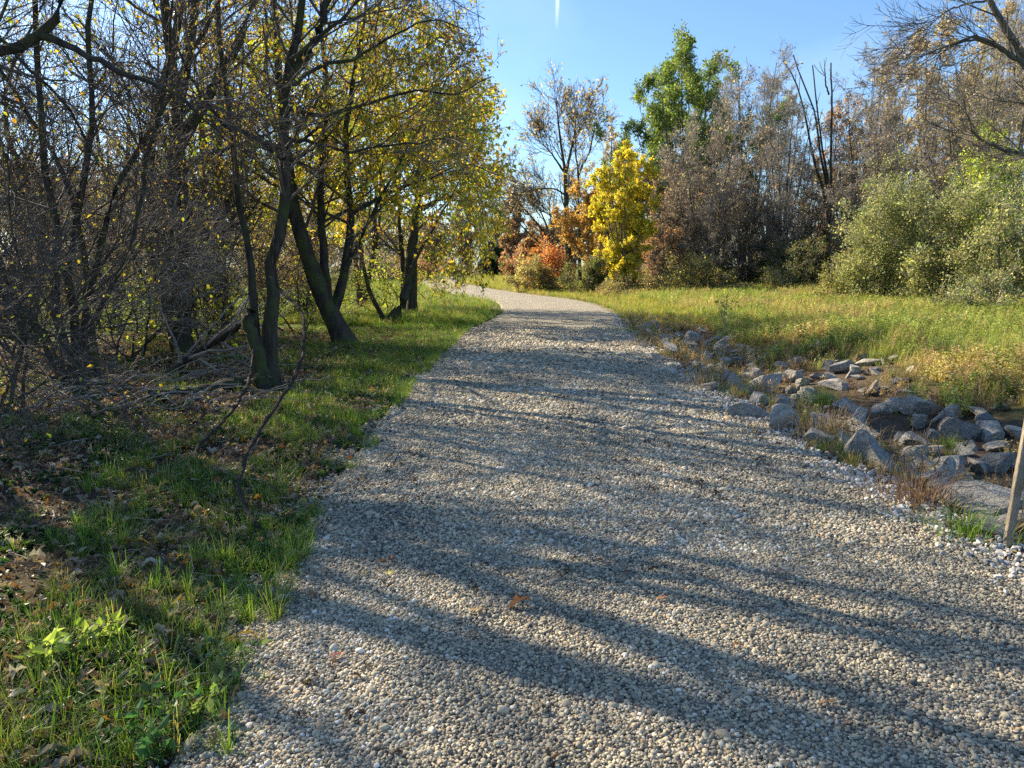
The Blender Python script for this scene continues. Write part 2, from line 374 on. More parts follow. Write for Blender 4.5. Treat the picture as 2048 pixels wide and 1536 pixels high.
# ------------------------------------------------------------------ scattered ground cover (geometry nodes)
def scatter(name, pts, rot, scl, tint, variants, vid, label=None):
    me = bpy.data.meshes.new(name); n = len(pts); me.vertices.add(n); me.vertices.foreach_set('co', np.ascontiguousarray(pts, np.float32).ravel())
    a = me.attributes.new('rot', 'FLOAT_VECTOR', 'POINT'); a.data.foreach_set('vector', np.ascontiguousarray(rot, np.float32).ravel())
    a = me.attributes.new('scl', 'FLOAT_VECTOR', 'POINT'); a.data.foreach_set('vector', np.ascontiguousarray(np.broadcast_to(scl if np.ndim(scl) > 1 else np.asarray(scl)[:, None], (n, 3)), np.float32).ravel())
    a = me.attributes.new('vid', 'INT', 'POINT'); a.data.foreach_set('value', np.ascontiguousarray(vid, np.int32))
    if np.ndim(tint) == 1:
        tint = np.repeat(np.asarray(tint)[:, None], 3, 1)
    c = np.ones((n, 4), np.float32); c[:, :3] = tint
    a = me.attributes.new('tint', 'FLOAT_COLOR', 'POINT'); a.data.foreach_set('color', c.ravel())
    o = link(name, me); tag(o, label, kind='stuff')
    ng = bpy.data.node_groups.new(name + '_layout', 'GeometryNodeTree')
    ng.interface.new_socket('Geometry', in_out='INPUT', socket_type='NodeSocketGeometry')
    ng.interface.new_socket('Geometry', in_out='OUTPUT', socket_type='NodeSocketGeometry')
    N, Lk = ng.nodes, ng.links
    gi, go = N.new('NodeGroupInput'), N.new('NodeGroupOutput'); jn = N.new('GeometryNodeJoinGeometry')
    def attr(nm, t):
        q = N.new('GeometryNodeInputNamedAttribute'); q.data_type = t; q.inputs['Name'].default_value = nm; return q.outputs['Attribute']
    ra, sa, va = attr('rot', 'FLOAT_VECTOR'), attr('scl', 'FLOAT_VECTOR'), attr('vid', 'INT')
    for k, vm in enumerate(variants):
        oi = N.new('GeometryNodeObjectInfo'); oi.inputs['Object'].default_value = vm
        cmp = N.new('FunctionNodeCompare'); cmp.data_type = 'INT'; cmp.operation = 'EQUAL'
        Lk.new(va, cmp.inputs[2]); cmp.inputs[3].default_value = k
        ip = N.new('GeometryNodeInstanceOnPoints')
        Lk.new(gi.outputs[0], ip.inputs['Points']); Lk.new(cmp.outputs[0], ip.inputs['Selection']); Lk.new(oi.outputs['Geometry'], ip.inputs['Instance'])
        Lk.new(ra, ip.inputs['Rotation']); Lk.new(sa, ip.inputs['Scale']); Lk.new(ip.outputs[0], jn.inputs[0])
    Lk.new(jn.outputs[0], go.inputs[0])
    md = o.modifiers.new('layout', 'NODES'); md.node_group = ng
    return o
def src(name, me): return bpy.data.objects.new(name, me)      # a source shape, never linked to the scene

R0 = np.random.default_rng(7)
def ico(sub):
    bm = bmesh.new(); bmesh.ops.create_icosphere(bm, subdivisions=sub, radius=1)
    V = np.array([v.co[:] for v in bm.verts]); F = np.array([[v.index for v in f.verts] for f in bm.faces]); bm.free(); return V, F
def stone(rng, sub, cuts, lo, hi, rough, flat):
    V, F = ico(sub); V = V.copy()
    for _ in range(cuts):
        d = rng.normal(size=3); d /= np.linalg.norm(d); h = rng.uniform(lo, hi)
        k = V @ d; V -= np.clip(k - h, 0, None)[:, None] * d[None]
    ph = rng.uniform(0, 6, 3)
    for f, a in ((2.3, rough), (5.1, rough * 0.5), (11, rough * 0.25)):
        V *= (1 + a * (np.sin(V[:, :1] * f + ph[0]) * np.sin(V[:, 1:2] * f + ph[1]) + np.sin(V[:, 2:3] * f * 1.3 + ph[2])) * 0.5)
    V[:, 2] *= flat; return V, F
# pebbles on the drive
def visible(x, y, m=0.35):
    return (np.abs(x) < y * 0.695 + m) & (y > 1.75)
def pebbles():
    vs = []
    for k in range(8):
        V, F = stone(R0, 2, 5, 0.55, 0.9, 0.10, R0.uniform(0.55, 0.75)); V[:, 0] *= R0.uniform(1.0, 1.35)
        vs.append(src('pebble_shape', mesh_data('pebble_shape', V, F, M_PEB, None, True)))
    P = []; SZ = []
    for y0, y1, sp in ((1.75, 4.0, 0.0113), (4.0, 7, 0.0152), (7, 12, 0.0235), (12, 19, 0.038)):
        gx, gy = np.meshgrid(np.arange(-2.2, 3.6, sp), np.arange(y0, y1, sp)); x, y = gx.ravel(), gy.ravel()
        x = x + R0.uniform(-0.5, 0.5, len(x)) * sp * 1.1; y = y + R0.uniform(-0.5, 0.5, len(y)) * sp * 1.1
        s = path_s(x, y); e = np.abs(s) - HW - 0.06 - edge_wob(y + np.where(s > 0, 70 , 0))
        keep = visible(x, y) & ((e < 0) | ((e < 0.40) & (R0.random(len(x)) < 0.8 * np.exp(-np.clip(e, 0, 1) / np.where(s < 0, 0.11, 0.06)))))
        x, y, s = x[keep], y[keep], s[keep]
        z = np.maximum(path_z(x, y, s), terrain(x, y))
        P.append(np.stack([x, y, z + R0.uniform(-0.002, 0.006, len(x))], 1)); SZ.append(sp * 0.58 * np.exp(R0.normal(0, 0.30, len(x))))
    P = np.vstack(P); SZ = np.concatenate(SZ); n = len(P)
    big = R0.random(n) < 0.004; SZ[big] *= R0.uniform(1.5, 2.4, big.sum())
    rot = np.stack([R0.normal(0, 0.45, n), R0.normal(0, 0.45, n), R0.uniform(0, 6.28, n)], 1)
    cl = fbm(P[:, 0] * 1.5, P[:, 1] * 1.5, 41)
    t = np.clip(R0.beta(1.7, 1.7, n) + (cl - 0.5) * 0.45, 0, 1)
    o = scatter('gravel', P, rot, SZ, t, vs, R0.integers(0, 8, n), 'loose rounded grey and tan pebbles covering the drive'); return n
n_peb = pebbles()
def crushed():
    vs = []
    for k in range(6):
        V, F = stone(R0, 2, 9, 0.45, 0.8, 0.04, 0.7); vs.append(src('crushed_shape', mesh_data('crushed_shape', V, F, M_CRUSH, None, False)))
    n = 9000; y = 2.5 + 22 * R0.random(n) ** 1.4; e = R0.normal(0.10, 0.13, n)
    cx = np.interp(y, CLS[:, 1], CLS[:, 0]); x = cx + HW + e
    dens = sstep(0.25, 0.6, fbm(y * 0.8, y * 0, 51)) * 0.8 + 0.35
    k = visible(x, y) & (R0.random(n) < dens); x, y = x[k], y[k]; n = len(x)
    z = np.maximum(terrain(x, y), path_z(x, y))
    S = np.minimum(0.015 * np.exp(R0.normal(0, 0.42, n)), 0.026)
    # a few along the left edge too
    m = 500; y2 = 2.2 + 16 * R0.random(m); x2 = np.interp(y2, CLS[:, 1], CLS[:, 0]) - HW - R0.normal(0.05, 0.12, m); z2 = np.maximum(terrain(x2, y2), path_z(x2, y2))
    P = np.vstack([np.stack([x, y, z + S * 0.3], 1), np.stack([x2, y2, z2 + 0.004], 1)]); S = np.concatenate([S, 0.008 * np.exp(R0.normal(0, 0.35, m))]); n = len(P)
    rot = R0.uniform(0, 6.28, (n, 3)); scatter('crushed_stone', P, rot, S, R0.random(n), vs, R0.integers(0, 6, n), 'pale crushed limestone spilled along the edges of the drive')
crushed()

# ---- grass, weeds, litter shapes
def blade_mesh(name, rng, nb, h, w, spread, curl, mat, tipc=(1.25, 1.2, 1.0), seg=3):
    V, F, C = [], [], []
    for b in range(nb):
        az = rng.uniform(0, 6.283); r0 = rng.uniform(0, 0.25) * spread; bx, by = math.cos(az) * r0, math.sin(az) * r0
        az2 = az + rng.normal(0, 0.5); ln = h * rng.uniform(0.55, 1.15); lean = rng.uniform(0.15, 1.0) * curl
        ww = w * rng.uniform(0.7, 1.2); sx, sy = -math.sin(az2), math.cos(az2); i0 = len(V); px, pz, th = 0.0, -0.01, 0.15 * lean
        br = rng.uniform(0.75, 1.2)
        for k in range(seg + 1):
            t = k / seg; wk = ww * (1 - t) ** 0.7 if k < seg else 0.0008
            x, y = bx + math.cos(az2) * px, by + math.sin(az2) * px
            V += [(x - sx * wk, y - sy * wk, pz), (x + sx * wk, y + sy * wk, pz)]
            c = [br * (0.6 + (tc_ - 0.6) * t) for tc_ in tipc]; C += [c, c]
            th += lean * 1.3 / seg; px += math.sin(th) * ln / seg; pz += math.cos(th) * ln / seg
        for k in range(seg):
            a = i0 + 2 * k; F.append((a, a + 1, a + 3, a + 2))
    return src(name, mesh_data(name, np.array(V), np.array(F), mat, np.array(C)))
def leafshape(c, a, b, nrm, L, W):
    """kite leaf: foot, side, tip, side"""
    return [c, c + a * L * 0.45 + b * W + nrm * W * 0.4, c + a * L, c + a * L * 0.45 - b * W + nrm * W * 0.4]
def weed_mesh(name, rng, stems, h, leafl, mat, per=9):
    V, F, C = [], [], []
    for s in range(stems):
        az = rng.uniform(0, 6.283); ln = h * rng.uniform(0.5, 1.1); lean = rng.uniform(0, 0.6)
        top = np.array([math.cos(az) * lean * ln, math.sin(az) * lean * ln, ln])
        side = np.array([-math.sin(az), math.cos(az), 0]) * 0.0016; i0 = len(V)
        V += list([-side, side, top + side * 0.4, top - side * 0.4]); F.append((i0, i0 + 1, i0 + 2, i0 + 3)); C += [(0.7, 0.6, 0.5)] * 4
        for k in range(per):
            t = rng.uniform(0.15, 1.0); c = top * t; d = rng.normal(size=3); d[2] = abs(d[2]) * 0.4; d /= np.linalg.norm(d)
            b = np.cross(d, rng.normal(size=3)); b /= np.linalg.norm(b); nn = np.cross(d, b); i0 = len(V)
            L_ = leafl * rng.uniform(0.5, 1.1); V += leafshape(c, d, b, nn, L_, L_ * 0.27); F.append((i0, i0 + 1, i0 + 2, i0 + 3))
            g = rng.uniform(0.65, 1.35); C += [(g, g, g * 0.9)] * 4
    return src(name, mesh_data(name, np.array(V), np.array(F), mat, np.array(C)))
def litter_mesh(name, rng, curl):
    """one crumpled dead leaf: ragged lobed outline either side of a bent midrib"""
    K = 7; V = []; F = []; tw = rng.uniform(-0.9, 0.9)
    for k in range(K):
        t = k / (K - 1); w = 0.36 * math.sin(math.pi * min(1, t * 0.92 + 0.06)) ** 0.7 * rng.uniform(0.55, 1.15) * (1.15 if k % 2 else 0.7); zc = curl * math.sin(t * 2.6) * 0.45
        for sd in (-1, 0, 1):
            lift = abs(sd) * curl * w * rng.uniform(0.4, 1.9) + sd * tw * t * 0.25
            V.append((t - 0.5 + abs(sd) * rng.normal(0, 0.03), sd * w * (1 - 0.3 * abs(curl)), zc + lift + rng.normal(0, 0.02)))
    for k in range(K - 1):
        a = 3 * k; F += [(a, a + 1, a + 4, a + 3), (a + 1, a + 2, a + 5, a + 4)]
    return src(name, mesh_data(name, np.array(V), np.array(F), M_LITTER, np.ones((len(V), 3))))
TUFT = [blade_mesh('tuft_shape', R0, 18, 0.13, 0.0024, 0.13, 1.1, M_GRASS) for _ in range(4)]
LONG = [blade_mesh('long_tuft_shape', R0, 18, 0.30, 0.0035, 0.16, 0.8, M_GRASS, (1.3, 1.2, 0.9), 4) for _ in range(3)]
WEED = [weed_mesh('weed_shape', R0, 7, 0.22, 0.034, M_GRASS, 12) for _ in range(4)]
LOWW = [weed_mesh('low_weed_shape', R0, 8, 0.035, 0.019, M_GRASS, 9) for _ in range(4)]
LIT = [litter_mesh('litter_shape', R0, c) for c in (0.15, 0.45, 0.8, -0.4, 1.2, 0.6, 0.3)]
def pal(rng, n, cols, w, jit=0.18):
    cols = np.array(cols); i = rng.choice(len(cols), n, p=np.array(w) / sum(w)); return cols[i] * np.exp(rng.normal(0, jit, (n, 1)))
GREEN = [(0.12, 0.23, 0.035), (0.19, 0.30, 0.045), (0.08, 0.16, 0.03), (0.30, 0.29, 0.09)]
def put_grass():
    P, S, T, Vd = [], [], [], []
    def add(x, y, s, t, v, dz=0.0):
        P.append(np.stack([x, y, np.maximum(terrain(x, y), np.where(np.abs(path_s(x, y)) < HW + 0.1, path_z(x, y), -9)) + dz], 1)); S.append(s); T.append(t); Vd.append(v)
    # left verge, near
    n = 30000; y = 1.9 + 24 * R0.random(n) ** 1.2; u = R0.random(n) ** 1.3 * 7.5
    x = np.interp(y, CLS[:, 1], CLS[:, 0]) - HW + 0.10 - u - edge_wob(y)
    clump = fbm(x * 1.6, y * 1.6, 61); band = (0.17 + 0.14 * sstep(6, 12, y)) * np.exp(-((u - 0.8) / 0.8) ** 2) - 0.10 * sstep(1.6, 4, u) * (1 - sstep(8, 16, y)) + 0.35 * sstep(10, 16, y) * np.exp(-(u / 3.2) ** 2)
    k = visible(x, y, 0.5) & (R0.random(n) < 0.85 * sstep(0.51, 0.70, clump + band - 0.07 * (1 - sstep(3.0, 4.2, y)) - 0.03 * sstep(1.4, 2.4, u))); x, y, u = x[k], y[k], u[k]; n = len(x)
    add(x, y, R0.uniform(0.45, 1.2, n), pal(R0, n, GREEN, (4, 4, 4, 2)), R0.integers(0, 4, n))
    # low leafy weeds in the litter
    n = 19000; y = 1.8 + 12 * R0.random(n) ** 1.5; u = R0.random(n) * 6.5; x = np.interp(y, CLS[:, 1], CLS[:, 0]) - HW - 0.02 - u
    k = visible(x, y, 0.5) & (R0.random(n) < sstep(0.46, 0.68, fbm(x * 2.1, y * 2.1, 66))); x, y = x[k], y[k]; n = len(x)
    add(x, y, R0.uniform(0.6, 1.6, n), pal(R0, n, [(0.045, 0.10, 0.035), (0.08, 0.14, 0.04), (0.15, 0.20, 0.06)], (4, 4, 1)), R0.integers(11, 15, n))
    # grass left and beyond, coarser with distance
    n = 16000; y = 20 + 75 * R0.random(n) ** 1.5; x = -R0.random(n) * (y * 0.55 + 4) + np.interp(y, CLS[:, 1], CLS[:, 0]) - HW - 0.1
    k = visible(x, y, 0.5) & (np.abs(path_s(x, y)) > HW + 0.1); x, y = x[k], y[k]; n = len(x)
    add(x, y, R0.uniform(0.9, 1.7, n) * (1 + y / 70), pal(R0, n, [(0.17, 0.27, 0.04), (0.25, 0.30, 0.05), (0.38, 0.31, 0.11), (0.12, 0.2, 0.03)], (4, 3, 2, 2)), R0.integers(0, 4, n))
    # right of the drive near: sparse grass on the ditch edge
    n = 2600; y = 3.0 + 20 * R0.random(n); u = 0.12 + np.abs(R0.normal(0, 0.35, n)); x = np.interp(y, CLS[:, 1], CLS[:, 0]) + HW + u
    k = visible(x, y, 0.5) & (R0.random(n) < sstep(0.45, 0.65, fbm(x * 1.5, y * 1.5, 64))); x, y = x[k], y[k]; n = len(x)
    add(x, y, R0.uniform(0.5, 1.1, n), pal(R0, n, [(0.10, 0.19, 0.03), (0.30, 0.24, 0.11), (0.38, 0.30, 0.17)], (3, 2, 2)), R0.integers(0, 4, n))
    # the meadow bank
    n = 85000; y = 6 + 46 * R0.random(n) ** 1.25; u = 2.6 + R0.random(n) * (y * 0.72 + 3); x = np.interp(y, CLS[:, 1], CLS[:, 0]) + HW + u
    rr = u + (fbm(x * 0.8, y * 0.8, 71) - 0.5) * 3 + sstep(17, 24, y) * 4
    k = visible(x, y, 0.6) & (R0.random(n) < sstep(2.8, 4.8, rr)); x, y = x[k], y[k]; n = len(x)
    pa = fbm(x * 0.45, y * 0.45, 81); pb = fbm(x * 0.3, y * 0.3, 91)
    t = pal(R0, n, [(0.25, 0.32, 0.08), (0.36, 0.38, 0.13), (0.18, 0.25, 0.06)], (4, 4, 3), 0.25)
    tan = pal(R0, n, [(0.44, 0.36, 0.20), (0.34, 0.25, 0.15), (0.46, 0.38, 0.16)], (4, 2, 2), 0.2)
    mk = (R0.random(n) < sstep(0.42, 0.68, pa) * 0.65 + 0.08)[:, None]; t = np.where(mk, tan, t)
    v = np.where(R0.random(n) < 0.22 + 0.35 * (pb > 0.55), R0.integers(7, 11, n), np.where(R0.random(n) < 0.75, R0.integers(0, 4, n), R0.integers(4, 7, n)))
    add(x, y, R0.uniform(0.45, 1.25, n) * (1 + y / 70) * (0.75 + 0.6 * pb), t, v)
    # verge right of the far bend and the strip between
    n = 14000; y = 22 + 90 * R0.random(n) ** 1.3; cxx = np.interp(y, CLS[:, 1], CLS[:, 0]); x = cxx + HW + 0.1 + R0.random(n) * (6 + y * 0.10)
    k = visible(x, y, 0.5) & (np.abs(path_s(x, y)) > HW + 0.05); x, y = x[k], y[k]; n = len(x)
    add(x, y, R0.uniform(0.8, 1.4, n) * (1 + y / 70), pal(R0, n, [(0.22, 0.30, 0.04), (0.36, 0.34, 0.07), (0.44, 0.34, 0.13), (0.12, 0.2, 0.03)], (4, 4, 3, 1)), R0.integers(0, 4, n))
    P_, S_, T_, V_ = np.vstack(P), np.concatenate(S), np.vstack(T), np.concatenate(Vd); n = len(P_)
    rot = np.stack([R0.normal(0, 0.12, n), R0.normal(0, 0.12, n), R0.uniform(0, 6.28, n)], 1)
    scatter('grass', P_, rot, S_, T_, TUFT + LONG + WEED + LOWW, V_, 'grass and low weeds growing on both sides of the drive'); return n
n_gr = put_grass()
def put_litter():
    n = 90000; y = 1.8 + 17 * R0.random(n) ** 1.25; u = -0.25 + 8.0 * R0.random(n); x = np.interp(y, CLS[:, 1], CLS[:, 0]) - HW - u
    d = sstep(0.36, 0.58, fbm(x * 0.9, y * 0.9, 101)) * 0.5 + 0.6; d = np.where(u < 0.03, 0.03, np.where(u < 0.3, 0.4 * d, d))
    k = visible(x, y, 0.5) & (R0.random(n) < d); x, y = x[k], y[k]
    m = 2600; y2 = 3 + 19 * R0.random(m); u2 = 0.05 + np.abs(R0.normal(0.25, 0.5, m)); x2 = np.interp(y2, CLS[:, 1], CLS[:, 0]) + HW + u2
    k = visible(x2, y2, 0.5); x, y = np.concatenate([x, x2[k]]), np.concatenate([y, y2[k]]); n = len(x)
    z = np.maximum(terrain(x, y), np.where(np.abs(path_s(x, y)) < HW + 0.12, path_z(x, y), -9)) + R0.uniform(0.004, 0.03, n)
    t = pal(R0, n, [(0.22, 0.15, 0.095), (0.31, 0.235, 0.16), (0.12, 0.075, 0.045), (0.42, 0.20, 0.05), (0.46, 0.33, 0.08), (0.33, 0.09, 0.03), (0.42, 0.37, 0.29)], (5, 5, 4, 0.7, 0.5, 0.3, 2), 0.2)
    rot = np.stack([R0.normal(0, 0.5, n), R0.normal(0, 0.5, n), R0.uniform(0, 6.28, n)], 1)
    scatter('leaf_litter', np.stack([x, y, z], 1), rot, 0.016 + 0.060 * R0.random(n) ** 2.2, t, LIT, R0.integers(0, 7, n), 'dry brown fallen leaves lying under the trees')
put_litter()
def put_crumbs():
    """dark bark crumbs and leaf scraps trodden into the gravel"""
    n = 1500; y = 2 + 20 * R0.random(n) ** 1.1; s = R0.uniform(-1.8, 1.8, n); x = np.interp(y, CLS[:, 1], CLS[:, 0]) + s
    k = visible(x, y) & (R0.random(n) < sstep(0.42, 0.7, fbm(x * 1.1, y * 1.1, 111))); x, y = x[k], y[k]; n = len(x)
    P = []; 
    for a in range(5):
        P.append(np.stack([x + R0.normal(0, 0.03, n), y + R0.normal(0, 0.03, n), path_z(x, y) + 0.014], 1))
    P = np.vstack(P); n = len(P); rot = np.stack([R0.normal(0, 0.6, n), R0.normal(0, 0.6, n), R0.uniform(0, 6.28, n)], 1)
    t = pal(R0, n, [(0.05, 0.035, 0.025), (0.10, 0.07, 0.045), (0.18, 0.11, 0.06)], (4, 3, 1), 0.2)
    scatter('bark_crumbs', P, rot, R0.uniform(0.012, 0.034, n), t, LIT, R0.integers(0, 5, n), 'dark crumbs of bark and leaf trodden into the gravel')
put_crumbs()
def put_twigs():
    vs = []
    for k in range(5):
        q = [np.array([-.5, 0, 0])]
        for j in range(4): q.append(q[-1] + [.25, R0.normal(0, .05), R0.normal(0, .04) + .02])
        P = np.array(q)[None]; Rr = np.linspace(.014, .006, 5)[None]; T = np.tile(np.array([1.0, 0, 0]), (1, 5, 1)); a = np.arange(4) * math.pi / 2
        V = (P[:, :, None] + Rr[:, :, None, None] * (np.cos(a)[None, None, :, None] * np.array([0, 1.0, 0]) + np.sin(a)[None, None, :, None] * np.array([0, 0, 1.0]))).reshape(-1, 3)
        i = np.arange(20).reshape(5, 4); jn = np.roll(i, -1, 1); F = np.stack([i[:-1], jn[:-1], jn[1:], i[1:]], -1).reshape(-1, 4)
        vs.append(src('twig_shape', mesh_data('twig_shape', V, F, M_LITTER, np.ones((20, 3)))))
    n = 7000; y = 1.8 + 15 * R0.random(n) ** 1.3; u = 0.1 + 7.5 * R0.random(n) ** .8; x = np.interp(y, CLS[:, 1], CLS[:, 0]) - HW - u
    k = visible(x, y, .5); x, y = x[k], y[k]; n = len(x); rot = np.stack([R0.normal(0, .1, n), R0.normal(0, .22, n), R0.uniform(0, 6.28, n)], 1)
    t = pal(R0, n, [(0.30, 0.24, 0.18), (0.16, 0.12, 0.09), (0.42, 0.35, 0.27), (0.44, 0.36, 0.16)], (3, 4, 2, 2))
    scatter('fallen_twigs', np.stack([x, y, terrain(x, y) + .02 + .03 * R0.random(n)], 1), rot, 0.06 + 0.22 * R0.random(n) ** 2, t, vs, R0.integers(0, 5, n), 'small dead twigs and straws lying in the litter')
put_twigs()

# ------------------------------------------------------------------ plants grown level by level
def norm(v): return v / np.maximum(np.linalg.norm(v, axis=-1, keepdims=True), 1e-9)
def frame(T):
    ref = np.where(np.abs(T[..., 2:3]) < 0.9, np.array([0, 0, 1.0]), np.array([1.0, 0, 0]))
    U = norm(np.cross(T, ref)); return U, np.cross(T, U)
def tubes(P, R, k):
    """P (N,S,3), R (N,S) -> open tubes with k sides"""
    N, S, _ = P.shape; T = norm(np.gradient(P, axis=1)); U, W = frame(T)
    a = np.arange(k) * 2 * math.pi / k
    V = P[:, :, None] + R[:, :, None, None] * (np.cos(a)[None, None, :, None] * U[:, :, None] + np.sin(a)[None, None, :, None] * W[:, :, None])
    V = V.reshape(-1, 3); i = np.arange(N * S * k).reshape(N, S, k); j = np.roll(i, -1, axis=2)
    F = np.stack([i[:, :-1], j[:, :-1], j[:, 1:], i[:, 1:]], -1).reshape(-1, 4); return V, F
def spawn(P, R, rng, n=8, t0=0.25, t1=1.0, ang=0.8, angv=0.2, L=1.0, Lv=0.35, tl=0.4, rr=0.5, rmin=0.003, S=4, wander=0.15, up=0.1, bias=(0, 0, 0), clampr=None):
    N = len(P); ncount = np.floor(n + rng.random(N)).astype(int); idx = np.repeat(np.arange(N), ncount); M = len(idx)
    t = t0 + (t1 - t0) * rng.random(M); s = t * (P.shape[1] - 1); i = np.minimum(s.astype(int), P.shape[1] - 2); f = (s - i)[:, None]
    A, B = P[idx, i], P[idx, i + 1]; base = A + (B - A) * f; T = norm(B - A)
    rp = R[idx, i] * (1 - f[:, 0]) + R[idx, i + 1] * f[:, 0]
    ln = L * (1 - tl * t) * rng.uniform(1 - Lv, 1 + Lv, M)
    U, W = frame(T); ph = rng.uniform(0, 6.283, M)[:, None]; a = (ang + angv * rng.normal(size=M))[:, None]
    d = norm(T * np.cos(a) + (U * np.cos(ph) + W * np.sin(ph)) * np.sin(a))
    r0 = np.maximum(rp * rr * rng.uniform(0.8, 1.1, M), rmin)
    if clampr: r0 = np.minimum(r0, clampr)
    Q = np.empty((M, S + 1, 3)); Q[:, 0] = base; bv = np.array([0, 0, up]) + np.array(bias)
    for k in range(S):
        Q[:, k + 1] = Q[:, k] + d * (ln / S)[:, None]; d = norm(d + rng.normal(0, wander, (M, 3)) + bv / S * 2)
    r1 = np.maximum(r0 * 0.35, rmin * 0.7); RR = r0[:, None] + (r1 - r0)[:, None] * np.linspace(0, 1, S + 1)[None] ; return Q, RR
def leaves_on(P, rng, n, size, sv, cols, w, droop=0.3, ratio=0.32, spreadr=0.06, t0=0.1, clumpjit=0.16, keep=None):
    N = len(P); cnt = np.floor(n + rng.random(N)).astype(int); idx = np.repeat(np.arange(N), cnt); M = len(idx)
    if not M: return np.zeros((0, 3)), np.zeros((0, 4), int), np.zeros((0, 3))
    t = (t0 + (1 - t0) * rng.random(M)) * (P.shape[1] - 1); i = np.minimum(t.astype(int), P.shape[1] - 2); f = (t - i)[:, None]
    c = P[idx, i] * (1 - f) + P[idx, i + 1] * f + rng.normal(0, spreadr, (M, 3)); T = norm(P[idx, i + 1] - P[idx, i])
    d = norm(T * 0.5 + rng.normal(0, 0.7, (M, 3)) + np.array([0, 0, -droop])); b = norm(np.cross(d, rng.normal(size=(M, 3)))); nn = np.cross(d, b)
    ln = (size * np.exp(rng.normal(0, sv, M)))[:, None]; wd = ln * ratio
    if keep is not None:
        k = keep(c, rng); c, d, b, nn, ln, wd, idx = c[k], d[k], b[k], nn[k], ln[k], wd[k], idx[k]; M = len(c)
    V = np.stack([c, c + d * ln * 0.45 + b * wd + nn * wd * 0.35, c + d * ln, c + d * ln * 0.45 - b * wd + nn * wd * 0.35], 1).reshape(-1, 3)
    cols = np.array(cols); w = np.array(w) / sum(w); bc = rng.choice(len(cols), N, p=w); own = rng.choice(len(cols), M, p=w)
    ci = np.where(rng.random(M) < 0.55, bc[idx], own)
    C = cols[ci] * np.exp(rng.normal(0, clumpjit, N))[idx][:, None] * np.exp(rng.normal(0, 0.15, (M, 1)))
    return V, np.arange(M * 4).reshape(M, 4), np.repeat(C, 4, axis=0)
def poly(pts, S=16, rng=None, wob=0.0):
    P = catmull(np.array(pts, float), 8); d = np.concatenate([[0], np.cumsum(np.linalg.norm(np.diff(P, axis=0), axis=1))])
    t = np.linspace(0, d[-1], S + 1); Q = np.stack([np.interp(t, d, P[:, k]) for k in range(3)], 1)
    if rng is not None and wob: Q[1:] += rng.normal(0, wob, Q[1:].shape)
    return Q
def radii(r0, r1, S=16, flare=0.0):
    t = np.linspace(0, 1, S + 1); r = r0 + (r1 - r0) * t ** 0.8
    return r * (1 + flare * np.exp(-t * S / 0.9))
def plant(name, label, cat, base, stems, levels, leaves=(), seed=1, group=None, bark=None, twig=None, sides=(9, 5, 3, 3, 3), keepb=None, partnames=('trunk', 'branches', 'foliage'), extra=None):
    """stems: list of (points, r0, r1, flare); the first levels grow from them; leaves: list of (level index, dict)"""
    rng = np.random.default_rng(seed); bark = bark or M_BARK; twig = twig or M_TWIG
    root = empty(name, tuple(base), label, cat, group); b = np.asarray(base, float)
    P = np.stack([s[0] if isinstance(s[0], np.ndarray) and s[0].shape == (17, 3) else poly(s[0], 16, rng, 0.012) for s in stems])
    R = np.stack([radii(s[1], s[2], 16, s[3] if len(s) > 3 else 0) for s in stems])
    kk = sides[0] + 4; V, F = tubes(P - b, R, kk); nv = V.reshape(len(P), 17, kk, 3); ctr = (P - b)[:, :, None]
    rid = 1 + 0.07 * rng.normal(size=(len(P), 1, kk, 1)) + 0.05 * rng.normal(size=(len(P), 17, kk, 1)); V = (ctr + (nv - ctr) * rid).reshape(-1, 3); link(partnames[0], mesh_data(partnames[0], V, F, bark, None, True), root)
    LV = [(P, R)]; VV, FF, off_ = [], [], 0
    for k, lv in enumerate(levels):
        Pp, Rp = LV[-1]; lv = dict(lv); srcs = lv.pop('src', None)
        if srcs is not None: Pp, Rp = LV[srcs]
        Q, RR = spawn(Pp, Rp, rng, **lv)
        if extra and k == 0:
            eP = np.stack([poly(e[0], Q.shape[1] - 1, rng, 0.01) for e in extra]); eR = np.stack([radii(e[1], e[2], Q.shape[1] - 1) for e in extra])
            Q, RR = np.concatenate([Q, eP]), np.concatenate([RR, eR])
        if keepb is not None:
            m = keepb(Q[:, -1]); Q, RR = Q[m], RR[m]
        LV.append((Q, RR))
        v, f = tubes(Q - b, RR, sides[min(k + 1, 4)]); VV.append(v); FF.append(f + off_); off_ += len(v)
    if VV: link(partnames[1], mesh_data(partnames[1], np.vstack(VV), np.vstack(FF), twig, None, True), root)
    VV, FF, CC, off_ = [], [], [], 0
    for li, kw in leaves:
        v, f, c = leaves_on(LV[li][0], rng, **kw); VV.append(v - b); FF.append(f + off_); CC.append(c); off_ += len(v)
    if off_: link(partnames[2], mesh_data(partnames[2], np.vstack(VV), np.vstack(FF), M_LEAF, np.vstack(CC)), root)
    return root
YG = [(0.50, 0.40, 0.035), (0.36, 0.38, 0.035), (0.58, 0.38, 0.03), (0.22, 0.29, 0.03), (0.50, 0.24, 0.04)]
def A(pts, Y): return [at(p[0], p[1], p[2] if len(p) > 2 else Y) for p in pts]
def rooted(pts, Y):
    """stem drawn upward from the ground: first point set on the terrain"""
    q = A(pts, Y); q[0][2] = tz(q[0][0], q[0][1]) - 0.06; return q

